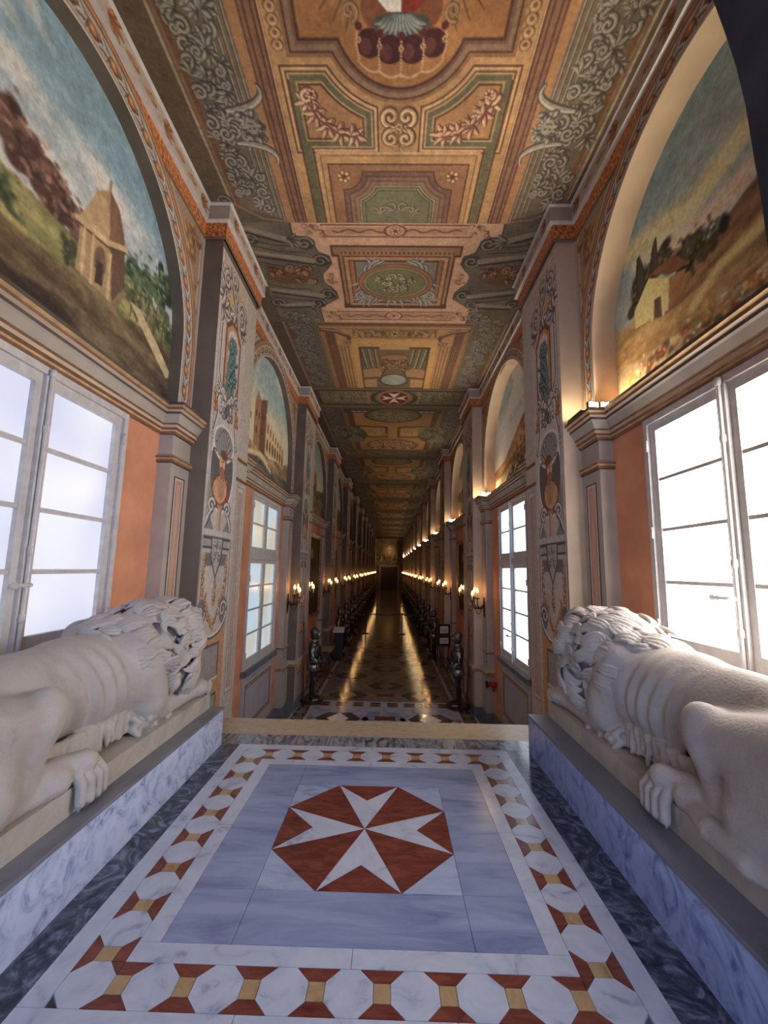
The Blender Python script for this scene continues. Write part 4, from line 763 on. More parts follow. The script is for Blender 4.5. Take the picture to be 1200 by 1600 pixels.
yc0, yc1 = sum(BAYS[0]) / 2, sum(BAYS[1]) / 2; r0, r1 = (BAYS[0][1] - BAYS[0][0]) / 2 - 0.37, (BAYS[1][1] - BAYS[1][0]) / 2 - 0.37
LUN = dict(chapel=lunette_mesh('lunette_painting', yc0, r0, lun_chapel, 0.012), farm=lunette_mesh('lunette_painting', yc0, r0, lambda c: (lun_farm(c), setattr(c, 'C', c.C * 1.22)), 0.012),
           town=lunette_mesh('lunette_painting', yc1, r1, lun_town, 0.02), wall=lunette_mesh('lunette_painting', yc1, r1, lun_wall, 0.02),
           any1=lunette_mesh('lunette_painting', yc1, r1, lambda c: lun_any(c, 3, yc1), 0.04), any2=lunette_mesh('lunette_painting', yc1, r1, lambda c: lun_any(c, 8, yc1), 0.04))
bay(-1, 0, 0.0, (yc0, 0.92, 0.88, 2.93), LUN['chapel'], 2.38, A0, M_ORANGE)
bay(1, 0, 0.0, (yc0, 0.92, 0.88, 2.93), LUN['farm'], 2.50, A0, M_ORANGE)
window(1, -1, yc0, 0.92, 0.88, 2.93, [(0.88, 2.93, 4)], P_LEFT, 'white casement window with soft lilac frosted panes behind the left lion')
window(2, 1, yc0, 0.92, 0.88, 2.93, [(0.88, 2.93, 4)], P_RIGHT, 'white casement window with glaring frosted panes behind the right lion')
WL = (8.35, 0.95, -0.22, 2.90); WR = (8.03, 0.92, -0.16, 2.90)
B1 = {-1: bay(-1, 1, ZF, WL, LUN['town'], 2.36, A1, M_ORANGE2), 1: bay(1, 1, ZF, WR, LUN['wall'], 2.50, A1, M_ORANGE2)}
window(3, -1, *WL, [(WL[2], 1.74, 4), (1.74, 2.90, 2)], P_2L, 'tall white window with cloudy panes beside the stairs on the left', rods=False)
window(4, 1, *WR, [(WR[2], 1.74, 4), (1.74, 2.90, 2)], P_2R, 'tall white window with pale blue panes beside the stairs on the right')
for s, W_ in ((-1, WL), (1, WR)):          # sill and dado panel under the stair windows
    w = WALL[s]
    MB().box(XW - 0.09, XW, W_[0] - W_[1] - 0.06, W_[0] + W_[1] + 0.06, W_[2] - 0.09, W_[2]).build('window_sill', M_SLATE, w, sx=s)
    a, b = W_[0] - W_[1], W_[0] + W_[1]
    MB().box(XW - 0.02, XW, a, b, ZF, W_[2] - 0.09).build('dado', M_LILAC, w, sx=s)
    for e, mm, d in ((0.12, M_WHITE, 0.03), (0.145, M_BROWNP, 0.034), (0.17, M_GOLDP, 0.03), (0.19, M_DARKP, 0.026)):
        f = MB(); t = 0.022; A, B, Z0, Z1 = a + e, b - e, ZF + 0.3 + e, W_[2] - 0.12 - e; x0, x1 = XW - d, XW - 0.018
        f.box(x0, x1, A, A + t, Z0, Z1); f.box(x0, x1, B - t, B, Z0, Z1); f.box(x0, x1, A + t, B - t, Z1 - t, Z1); f.box(x0, x1, A + t, B - t, Z0, Z0 + t); f.build('dado_moulding', mm, w, sx=s)
    MB().box(XW - 0.05, XW, BAYS[1][0] + PW, BAYS[1][1] - PW, ZF, ZF + 0.22).build('skirting', M_SLATE, w, sx=s)
# later bays share the meshes of the second one
for s in (-1, 1):
    solid = MB().box(XW, XW + 0.2, *BAYS[1], ZF, 3.24).mesh('plaster_panel', M_ORANGE2, False, s)
    for i in range(2, 12):
        dy = 5.3 * (i - 1)
        for o in B1[s]:
            c = copy_tree(o, WALL[s]); c.location.y += dy
            if c.name.startswith('plaster_panel'): c.data = solid
            if c.name.startswith('lunette_painting'): c.data = LUN['any1' if (i + (s > 0)) % 2 else 'any2']
# piers with their painted fronts
PC = pier_canvas(0.0105); PC2 = pier_canvas(0.03)
PANEL = [plane_mesh('pier_painting', c.U, c.V, c.C, M_FRESCO) for c in (PC, PC2)]
for s in (-1, 1):
    for k, (a, b) in enumerate(PIERS):
        p = MB().box(XP, 2.7, a, b, ZF, 5.7).build('pier', M_CREAM if (s > 0) else M_TAUPE, WALL[s], sx=s)  # lamp light on right piers and shade on left put into their colour
        if k: link('pier_painting', PANEL[0 if k == 1 else 1], p, (s * (XP - 0.003), a, 0))
        if k > 1:
            MB().box(XP - 0.015, 2.3, a - 0.02, b + 0.02, ZF, ZF + 0.22).build('plinth', M_SLATE, p, sx=s)
            band(lambda d: [(2.3, a - d), (XP - d, a - d), (XP - d, b + d), (2.3, b + d)], [(0.0, -0.72), (0.03, -0.70), (0.05, -0.67), (0.07, -0.65), (0.07, -0.62), (0.0, -0.57)], [1, 2, 1, 2, 0]).build('pedestal_cornice', [M_GREY, M_BROWNP, M_GOLDP], p, sx=s)
    # entablature: gilded band, frieze and crown breaking forward over the piers
    def path(d):
        P = [(XA - d, -3.0)]
        for a, b in PIERS: P += [(XA - d, a - d - 0.03), (XP - 0.03 - d, a - d - 0.03), (XP - 0.03 - d, b + d + 0.03), (XA - d, b + d + 0.03)]
        return P + [(XA - d, YEND)]
    e = band(path, [(0.0, 5.555), (0.012, 5.56), (0.012, 5.575), (0.016, 5.58), (0.016, 5.765), (0.06, 5.775), (0.06, 5.79), (0.055, 5.80), (0.055, 5.97), (0.08, 5.985), (0.08, 6.0)], [3, 1, 1, 4, 5, 5, 0, 0, 5, 5])
    e.build('entablature', [M_GREY, M_BROWNP, M_GOLDP, M_TAUPE, M_GILT, M_WHITE], WALL[s], sx=s)
FR = [frieze_mesh(BAYS[0][1] - BAYS[0][0] - 0.16, 0.012), frieze_mesh(1.33, 0.012), frieze_mesh(BAYS[1][1] - BAYS[1][0] - 0.16, 0.02)]
for s in (-1, 1):
    link('frieze_painting', FR[0], WALL[s], (s * (XA - 0.058), BAYS[0][0] + 0.08, 0))
    for k in range(1, 6): link('frieze_painting', FR[1], WALL[s], (s * (XP - 0.088), PIERS[k][0], 0)); link('frieze_painting', FR[2], WALL[s], (s * (XA - 0.058), BAYS[k][0] + 0.08, 0))

# ceiling
ceiling = tag(MB().box(-2.8, 2.8, -3, YEND + 0.2, ZC, ZC + 0.1).build('ceiling', M_TAUPE), 'flat gallery ceiling covered with frescoed panels', kind='structure')
for c in (ceil_a(0.0105), ceil_b(0.0115), ceil_c(0.018)):
    link('ceiling_painting', grid_mesh('ceiling_painting', np.stack([c.U + 0.1, c.V, c.U * 0], -1), c.C, M_FRESCO2), ceiling, (0, 0, ZC - 0.004))
CD = [grid_mesh('ceiling_painting', np.stack([c.U + 0.1, c.V, c.U * 0], -1), c.C, M_FRESCO2) for c in (ceil_d(0.03, 21), ceil_d(0.035, 47))]
for k in range(11): link('ceiling_painting', CD[k % 2], ceiling, (0, 11.3 + 5.3 * k, ZC - 0.004))

# ------------------------------------------------------------------ setting: floors
MW = marble('white marble inlay', (188, 194, 208), (138, 146, 168), (178, 184, 200), 5, 0.19, dist=1.6, width=(0.28, 0.42, 0.6))
MB_ = marble('blue grey veined marble', (146, 158, 188), (102, 114, 150), (130, 142, 174), 2.6, 0.19, stretch=(0.6, 3.2, 1), rot=(0, 0, 0.9), dist=0.8, width=(0.3, 0.46, 0.62))
MR = marble('red marble inlay', (128, 70, 58), (84, 42, 36), (112, 58, 48), 6, 0.16, stretch=(1, 3, 1), rot=(0, 0, 0.6), width=(0.3, 0.5, 0.66))
MG = marble('yellow marble inlay', (176, 150, 112), (140, 108, 74), (166, 138, 100), 9, 0.16, width=(0.3, 0.46, 0.6))
MD = marble('dark veined grey marble', (150, 152, 158), (54, 58, 66), (104, 108, 116), 3.4, 0.16, stretch=(2.4, 0.8, 1), rot=(0, 0, 0.5), dist=2.4, width=(0.34, 0.46, 0.60))
MDB = marble('black cloudy marble', (120, 128, 146), (34, 38, 48), (64, 70, 84), 6, 0.14, dist=3.0, width=(0.36, 0.5, 0.66))
MT = marble('worn limestone tread', (180, 166, 140), (150, 134, 108), (170, 156, 130), 14, 0.35, dist=0.5, width=(0.3, 0.46, 0.6), bump=0.1)
M_GROUT = mat('dark mortar bed', (92, 88, 86), 0.8)
land = tag(MB().box(-2.66, 2.66, -2.7, 4.20, -0.2, -0.014).build('landing_floor', M_GROUT), 'inlaid marble landing floor between the two lions', kind='structure')
OX, OY, OR = -0.045, 2.769, 0.546
def tile(name, poly, m, z=0.0, g=0.0012, parent=land):
    P = np.array(poly, float); c = P.mean(0); n = len(P)
    area = 0.5 * sum(P[i][0] * P[(i + 1) % n][1] - P[(i + 1) % n][0] * P[i][1] for i in range(n))
    if area < 0: P = P[::-1]
    Q = []
    for i in range(n):                       # inset by the joint
        a, b, d = P[i - 1], P[i], P[(i + 1) % n]; e1 = (b - a) / np.linalg.norm(b - a); e2 = (d - b) / np.linalg.norm(d - b)
        n1 = np.array([-e1[1], e1[0]]); n2 = np.array([-e2[1], e2[0]]); k = 1 + n1 @ n2; Q.append(b + (n1 + n2) * g / max(k, 0.25))
    m_ = MB(); m_.prism([tuple(q) for q in Q], z - 0.016, z); return m_.build(name, m, parent)
def rtile(name, x0, x1, y0, y1, m, z=0.0, g=0.0012, parent=land): return tile(name, [(x0, y0), (x1, y0), (x1, y1), (x0, y1)], m, z, g, parent)
def clip_poly(P, nrm, d):
    out = []
    for i in range(len(P)):
        a, b = P[i - 1], P[i]; fa, fb = a @ nrm - d, b @ nrm - d
        if (fa >= 0) != (fb >= 0): out.append(a + (b - a) * fa / (fa - fb))
        if fb >= 0: out.append(b)
    return [v for i, v in enumerate(out) if np.linalg.norm(v - out[i - 1]) > 0.004]
V8 = [(OX + OR * math.cos(math.pi / 2 + math.pi / 8 - k * math.pi / 4), OY + OR * math.sin(math.pi / 2 + math.pi / 8 - k * math.pi / 4)) for k in range(8)]
ctr = (OX, OY); ap = OR * math.cos(math.pi / 8)
for q, (i, j, dx, dy) in enumerate(((0, 1, 0, 1), (2, 3, 1, 0), (4, 5, 0, -1), (6, 7, -1, 0))):
    notch = (OX + dx * ap * 0.62, OY + dy * ap * 0.62)
    tile('cross_arm', [ctr, V8[i], notch, V8[j]], MW); tile('red_triangle', [V8[i], notch, V8[j]], MR)
    T3 = [np.array(ctr), np.array(V8[j]), np.array(V8[(j + 1) % 8])]; axd = np.array([0.8, 0.6]) if q % 2 == 0 else np.array([0.6, -0.8]); lo_, hi_ = min(v @ axd for v in T3), max(v @ axd for v in T3)
    for n_ in range(int((hi_ - lo_) / 0.1) + 1):                       # courses of narrow red tiles
        pg = clip_poly(clip_poly(T3, axd, lo_ + 0.1 * n_), -axd, -(lo_ + 0.1 * (n_ + 1)))
        if len(pg) > 2: tile('red_course', [tuple(v) for v in pg], MR, 0.0, 0.0006)
ML = marble('pale blue marble', (168, 178, 202), (124, 136, 166), (156, 168, 194), 4, 0.14, stretch=(0.7, 2.4, 1), rot=(0, 0, 0.9), width=(0.3, 0.44, 0.6))
for (i, j, sx, sy) in ((1, 2, 1, 1), (3, 4, 1, -1), (5, 6, -1, -1), (7, 0, -1, 1)): tile('corner_triangle', [V8[i], (OX + sx * ap, OY + sy * ap), V8[j]], ML)
iw, iy0, iy1 = 0.80, 1.961, 3.575; sw, sy0, sy1 = ap, OY - ap, OY + ap
for x0, x1, y0, y1 in ((-iw, -sw, sy1, iy1), (-sw, iw, sy1, iy1), (-iw, -sw, sy0, sy1), (sw, iw, sy0, sy1), (-iw, -sw, iy0, sy0), (-sw, sw, iy0, sy0), (sw, iw, iy0, sy0)): rtile('marble_slab', OX + x0, OX + x1, y0, y1, MB_)
ow, oy0, oy1 = 0.89, 1.869, 3.665
def strip(x0, x1, y0, y1, n, m, name='border_strip'):
    for k in range(n):
        if x1 - x0 > y1 - y0: rtile(name, x0 + (x1 - x0) * k / n, x0 + (x1 - x0) * (k + 1) / n, y0, y1, m)
        else: rtile(name, x0, x1, y0 + (y1 - y0) * k / n, y0 + (y1 - y0) * (k + 1) / n, m)
strip(OX - ow, OX + ow, oy0, iy0, 2, MW); strip(OX - ow, OX + ow, iy1, oy1, 2, MW); strip(OX - ow, OX - iw, iy0, iy1, 2, MW); strip(OX + iw, OX + ow, iy0, iy1, 2, MW)
bw, by0, by1 = 1.072, 1.687, 3.847
hx, dy_ = (bw + ow) / 2, (by1 + oy1) / 2 - (by0 + oy0) / 2; cy0, cy1 = (by0 + oy0) / 2, (by1 + oy1) / 2
A = (bw - ow) / 2; sgm = A * math.tan(math.pi / 8); stx, sty = 2 * hx / 8, dy_ / 8
cells = [(OX - hx + stx * k, cy0) for k in range(8)] + [(OX + hx, cy0 + sty * k) for k in range(8)] + [(OX + hx - stx * k, cy1) for k in range(8)] + [(OX - hx, cy1 - sty * k) for k in range(8)]
for k, (x, y) in enumerate(cells):
    tile('octagon_tile', [(x + A * a, y + A * b) for a, b in ((1, .4142), (.4142, 1), (-.4142, 1), (-1, .4142), (-1, -.4142), (-.4142, -1), (.4142, -1), (1, -.4142))], MW)
    x2, y2 = cells[(k + 1) % 32]; d = np.array([x2 - x, y2 - y]); L = np.linalg.norm(d); e = d / L; nrm = np.array([e[1], -e[0]])       # outward
    T = lambda a, b: tuple(np.array([x, y]) + e * a + nrm * b)
    tile('yellow_tile', [T(A, -sgm), T(L - A, -sgm), T(L - A, sgm), T(A, sgm)], MG)
    tile('red_tile', [T(sgm, A), T(L - sgm, A), T(L - A, sgm), T(A, sgm)], MR)
    i0, i1 = (k % 8 == 0), ((k + 1) % 8 == 0)
    tile('red_tile', [T(A if i0 else sgm, -A), T(L - (A if i1 else sgm), -A), T(L - A, -sgm), T(A, -sgm)], MR)
    if i0:
        e0 = np.array([x, y]) - np.array(cells[k - 1]); e0 = e0 / np.linalg.norm(e0)
        cor = np.array([x, y]) + (e0 + nrm) * A; tile('red_corner', [tuple(cor), tuple(np.array([x, y]) + e0 * A + nrm * sgm), tuple(np.array([x, y]) + e0 * sgm + nrm * A)], MR)
        ci = np.array([x, y]) + (e - nrm) * A; tile('red_corner', [tuple(ci), tuple(np.array([x, y]) + e * A - nrm * sgm), tuple(np.array([x, y]) + e * sgm - nrm * A)], MR)
ww = bw + 0.095
strip(OX - ww, OX + ww, by0 - 0.12, by0, 3, MW); strip(OX - ww, OX + ww, by1, by1 + 0.095, 4, MW); strip(OX - ww, OX - bw, by0, by1, 4, MW); strip(OX + bw, OX + ww, by0, by1, 4, MW)
strip(-1.37, OX - ww, -0.6, by1 + 0.095, 5, MDB, 'dark_marble_strip'); strip(OX + ww, 1.34, -0.6, by1 + 0.095, 5, MDB, 'dark_marble_strip')
strip(-1.37, 1.34, by1 + 0.097, 4.165, 3, MD, 'grey_marble_strip'); strip(OX - ww, OX + ww, -0.6, by0 - 0.122, 4, MB_, 'marble_slab')
rtile('side_slab', -2.4, -1.37, -0.6, 4.165, MD); rtile('side_slab', 1.34, 2.4, -0.6, 4.165, MD)
# stairs down to the corridor
stairs = tag(MB().box(-2.4, 2.4, 4.166, 4.2, ZF, -0.17).build('staircase', M_GROUT), 'flight of worn limestone steps dropping from the landing to the corridor', kind='structure')
for k in range(10):
    y = 4.168 + (0.0 if k == 0 else 0.40 + 0.34 * (k - 1)); d = 0.42 if k == 0 else 0.36; z = -0.17 * k
    pr = [(y, z - 0.17), (y + d - 0.02, z - 0.17), (y + d - 0.02, z - 0.05), (y + d + 0.006, z - 0.035), (y + d + 0.008, z - 0.015), (y + d - 0.006, z - 0.001), (y, z)]
    MB().prism(pr, -2.26, 2.26, 'x').build('step', MT, stairs)
# corridor floor
MF = marble('grey corridor marble', (142, 134, 122), (96, 90, 82), (128, 120, 110), 3, 0.12, stretch=(1, 1, 1), width=(0.3, 0.46, 0.62), bump=0.03)
MFD = marble('dark grey corridor marble', (84, 78, 74), (52, 48, 46), (72, 66, 62), 4, 0.11, width=(0.3, 0.46, 0.6))
MFO = marble('ochre corridor marble', (182, 140, 88), (132, 96, 60), (166, 126, 78), 5, 0.11, width=(0.3, 0.46, 0.6))
MF_LIT = marble('window-lit corridor marble', (186, 194, 212), (128, 136, 158), (170, 178, 198), 3, 0.14, width=(0.3, 0.46, 0.62))
floor = tag(MB().box(-2.66, 2.66, 7.2, YEND, ZF - 0.2, ZF - 0.003).build('floor', MF), 'polished corridor floor of grey, red and white marble running to the far door', kind='structure')
ft = lambda n, x0, x1, y0, y1, m, z=0.0: rtile(n, x0, x1, y0, y1, m, ZF + z, 0.0015, floor)
def motif(x, y, m, w=0.24, l=0.36):
    Z = ZF + 0.0015; D = lambda a, b: (x + a * w, y + b * l)
    tile('diamond_tile', [D(1, 0), D(0, 1), D(-1, 0), D(0, -1)], m, Z, 0.0015, floor)
    for sx in (-1, 1):
        for sy in (-1, 1): tile('dark_rhomb', [D(sx, 0), D(sx * 2.1, 0), D(sx * 1.1, sy * 1.05), D(0, sy)], MFD, Z, 0.0015, floor)
        tile('ochre_wedge', [D(sx * 2.1, 0), D(sx * 2.5, 0.4), D(sx * 2.9, 0), D(sx * 2.5, -0.4)], MFO, Z, 0.0015, floor)
for s in (-1, 1):
    for k in range(8):
        y = 8.2 + 2.1 * k; a, b = sorted((s * 1.65, s * 1.74)); ft('border_strip', a, b, y, y + 2.1, MW); a, b = sorted((s * 2.02, s * 2.08)); ft('border_strip', a, b, y, y + 2.1, MW)
    for k in range(30):
        y = 8.3 + 0.36 * k
        if 10.4 < y < 11.0: continue
        x = s * 1.88; q = 0.12
        tile('octagon_tile', [(x + q * a, y + q * b) for a, b in ((1, .4142), (.4142, 1), (-.4142, 1), (-1, .4142), (-1, -.4142), (-.4142, -1), (.4142, -1), (1, -.4142))], MF, ZF + 0.001, 0.0015, floor)
        for e in (-1, 1): tile('dark_tile', [(x + e * 0.05, y + 0.12), (x + e * 0.13, y + 0.05), (x + e * 0.13, y + 0.31), (x + e * 0.05, y + 0.24)], MR if k % 2 else MFD, ZF + 0.001, 0.0015, floor)
ft('border_strip', -1.65, 1.65, 10.50, 10.56, MW); ft('border_strip', -1.65, 1.65, 10.90, 10.96, MW)
for k in range(8):
    x = -1.44 + 0.41 * k
    for e in (-1, 1): tile('red_tile', [(x - 0.12, 10.73 + e * 0.15), (x + 0.12, 10.73 + e * 0.15), (x + 0.05, 10.73 + e * 0.02), (x - 0.05, 10.73 + e * 0.02)], MR, ZF + 0.001, 0.001, floor)
    if k < 7: ft('pale_tile', x + 0.13, x + 0.28, 10.58, 10.88, MW, 0.0005)
MWW = marble('bright white marble', (232, 232, 238), (206, 208, 218), (226, 226, 234), 5, 0.16)
for x, y in ((-1.0, 9.73), (1.03, 9.73)): motif(x, y, MWW)
for x, y in ((-0.95, 11.47), (0.92, 11.47), (0.03, 12.4), (-1.04, 13.44), (1.04, 13.44), (0.03, 14.4), (-1.0, 15.4), (1.0, 15.4), (0.0, 16.4), (-1.0, 17.4), (1.0, 17.4), (0, 18.4)): motif(x, y, MG if y < 12 else MF)
for y in (9.78, 11.48): ft('red_panel', -0.2, 0.26, y - 0.13, y + 0.13, MR, 0.0026)
for k in range(4): ft('window_lit_slab', -1.65 + 0.825 * k, -1.65 + 0.825 * (k + 1), 8.2, 10.5, MF_LIT, 0.0004)  # near slabs paler and bluer, window light put into their colour
for s in (-1, 1): tile('blue_wedge', [(s * 0.3, 9.3), (s * 0.62, 9.3), (s * 0.32, 10.2), (s * 0.05, 10.2)], MB_, ZF + 0.0015, 0.001, floor)

# ------------------------------------------------------------------ setting: both ends
M_DKWOOD = mat('dark walnut', (58, 40, 28), 0.5, var=0.3, scale=12)
far = tag(MB().box(-2.6, 2.6, YEND, YEND + 0.2, ZF, ZC).build('wall_far', mat('dull ochre plaster', (120, 92, 62), 0.8, var=0.3, scale=1.2)), 'painted end wall of the corridor with a glowing cross above the door', kind='structure')  # dull ochre base colour, mottled at random
m = MB(); m.box(-1.6, -1.3, YEND - 0.15, YEND, ZF, 1.9); m.box(1.3, 1.6, YEND - 0.15, YEND, ZF, 1.9); m.box(-1.7, 1.7, YEND - 0.2, YEND, 1.9, 2.25); m.build('door_surround', mat('pale door stone', (150, 128, 96), 0.6), far)
c = Cv(-2.3, 2.6, 2.3, 5.6, 0.06, (96, 74, 44)); c.C = mixc((70, 54, 34), (196, 148, 70), fbm(c.U, c.V, 1.3, 4, 5)); c.ell(0, 4.4, 0.9, 0.8, (226, 150, 70), soft=0.8)
blobs(c, [(-2, 3.4), (0, 3.1), (2, 3.4)], 0.22, 60, [(60, 46, 34), (150, 112, 66), (206, 170, 110), (96, 70, 48)], 5); c.rect(-0.07, 3.9, 0.07, 5.2, (250, 226, 190)); c.rect(-0.36, 4.7, 0.36, 4.84, (250, 226, 190))
link('apotheosis_painting', grid_mesh('apotheosis_painting', np.stack([c.U, c.U * 0, c.V], -1), c.C, M_FRESCO), far, (0, YEND - 0.02, 0))
d = tag(empty('door_1'), 'dark double door closing the far end of the corridor', kind='structure')
for sx in (-1, 1):
    lf = MB().box(min(0, sx * 1.3), max(0, sx * 1.3), YEND - 0.08, YEND - 0.02, ZF, 1.9).build('door_leaf', M_DKWOOD, d)
    for z0, z1 in ((ZF + 0.2, -0.6), (-0.4, 0.7), (0.9, 1.75)): MB().box(min(sx * 0.15, sx * 1.15), max(sx * 0.15, sx * 1.15), YEND - 0.1, YEND - 0.08, z0, z1).build('door_panel', M_DKWOOD, lf)
rear = MB(); rear.box(-2.7, -1.35, -2.75, -2.6, -0.2, ZC); rear.box(1.35, 2.7, -2.75, -2.6, -0.2, ZC); rear.box(-1.35, 1.35, -2.75, -2.6, 4.3, ZC); rear.box(-1.35, 1.35, -2.75, -2.6, -0.2, 0.4)
rear = tag(rear.build('wall_rear', M_CREAM), 'wall behind the viewpoint with a tall window', kind='structure')
w5 = tag(empty('window_5'), 'tall window behind the viewpoint letting in blue daylight', kind='structure')
m = MB(); m.box(-1.35, -1.27, -2.72, -2.62, 0.4, 4.3); m.box(1.27, 1.35, -2.72, -2.62, 0.4, 4.3); m.box(-0.04, 0.04, -2.72, -2.62, 0.4, 4.3)
for z in (0.4, 1.7, 3.0, 4.22): m.box(-1.27, 1.27, -2.72, -2.62, z, z + 0.08)
m.build('window_frame', M_WHITE, w5)
for sx in (-1, 1):
    for z in (0.48, 1.78, 3.08): MB().box(min(sx * 0.04, sx * 1.27), max(sx * 0.04, sx * 1.27), -2.69, -2.68, z, z + 1.2 - (0.06 if z > 3 else 0)).build('pane', P_REAR, w5)
# dark portal arch between the landing and the room behind it
inner = [(1.335, 0.0), (1.335, 2.3), (1.330, 2.62), (1.326, 2.83), (1.318, 2.98), (1.308, 3.2), (1.290, 3.36), (1.264, 3.5), (1.232, 3.65), (1.13, 3.95), (0.96, 4.25), (0.72, 4.52), (0.4, 4.72), (0, 4.8)]
ring = inner + [(-x * (1 + 0.28 * min(1, (4.8 - z) / 1.2)), z) for x, z in inner[-2::-1]]; q = MB(); n = len(ring); outer = [(2.42 * (1 if x > 0 else -1) if abs(x) > 1e-6 else 0, z if z < 4.0 else 5.7) for x, z in ring]
for yy in (1.06, 1.3): q.v += [(x, yy, z) for x, z in ring] + [(x, yy, z) for x, z in outer]
for k in range(n - 1): q.f += [(k, k + 1, n + k + 1, n + k), (2 * n + k, 3 * n + k, 3 * n + k + 1, 2 * n + k + 1), (k, 2 * n + k, 2 * n + k + 1, k + 1)]
q.mi = [0] * len(q.f)
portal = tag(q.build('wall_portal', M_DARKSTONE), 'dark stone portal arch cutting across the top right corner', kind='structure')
sc_ = Sculpt((1.15, 0.98, 2.9), (1.55, 1.55, 4.0), 0.014)   # worn carved moulding on the haunch
for k in range(26):
    t = k / 25; z = 3.08 + 0.85 * t; x = np.interp(z, [p[1] for p in inner[3:10]], [p[0] for p in inner[3:10]]) + 0.05
    sc_.ell((x + 0.035 + 0.02 * math.sin(k * 1.7), 1.10 + 0.015 * math.cos(k * 2.3), z), (0.05 + 0.02 * math.sin(k * 2.9), 0.06, 0.045), 0.03)
link('carved_moulding', sc_.mesh('carved_moulding', mat('dusty carved stone', (92, 86, 90), 0.9, var=0.4, scale=9, bump=0.4)), portal)

# ------------------------------------------------------------------ lions on their pedestals
M_LION = marble('weathered white marble', (178, 170, 162), (120, 110, 102), (164, 156, 148), 4.0, 0.7, dist=0.4, width=(0.22, 0.36, 0.56), bump=0.4)
M_SLAB = marble('cream marble plinth', (184, 174, 160), (150, 140, 126), (166, 158, 146), 5, 0.5, dist=0.8, width=(0.25, 0.4, 0.6), bump=0.15)
M_CLAD = marble('blue-lit veined marble', (158, 174, 214), (98, 114, 160), (140, 156, 200), 5.5, 0.12, dist=2.2, width=(0.34, 0.46, 0.58))
M_CLADL = marble('pale-lit veined marble', (190, 200, 224), (120, 134, 172), (172, 184, 212), 5.5, 0.12, dist=2.2, width=(0.34, 0.46, 0.58))  # left and right copies differ by the window light put into their colour
M_CAP = marble('grey marble capping', (122, 122, 128), (88, 90, 98), (112, 112, 120), 4, 0.3, stretch=(1, 0.5, 1), width=(0.3, 0.46, 0.6))
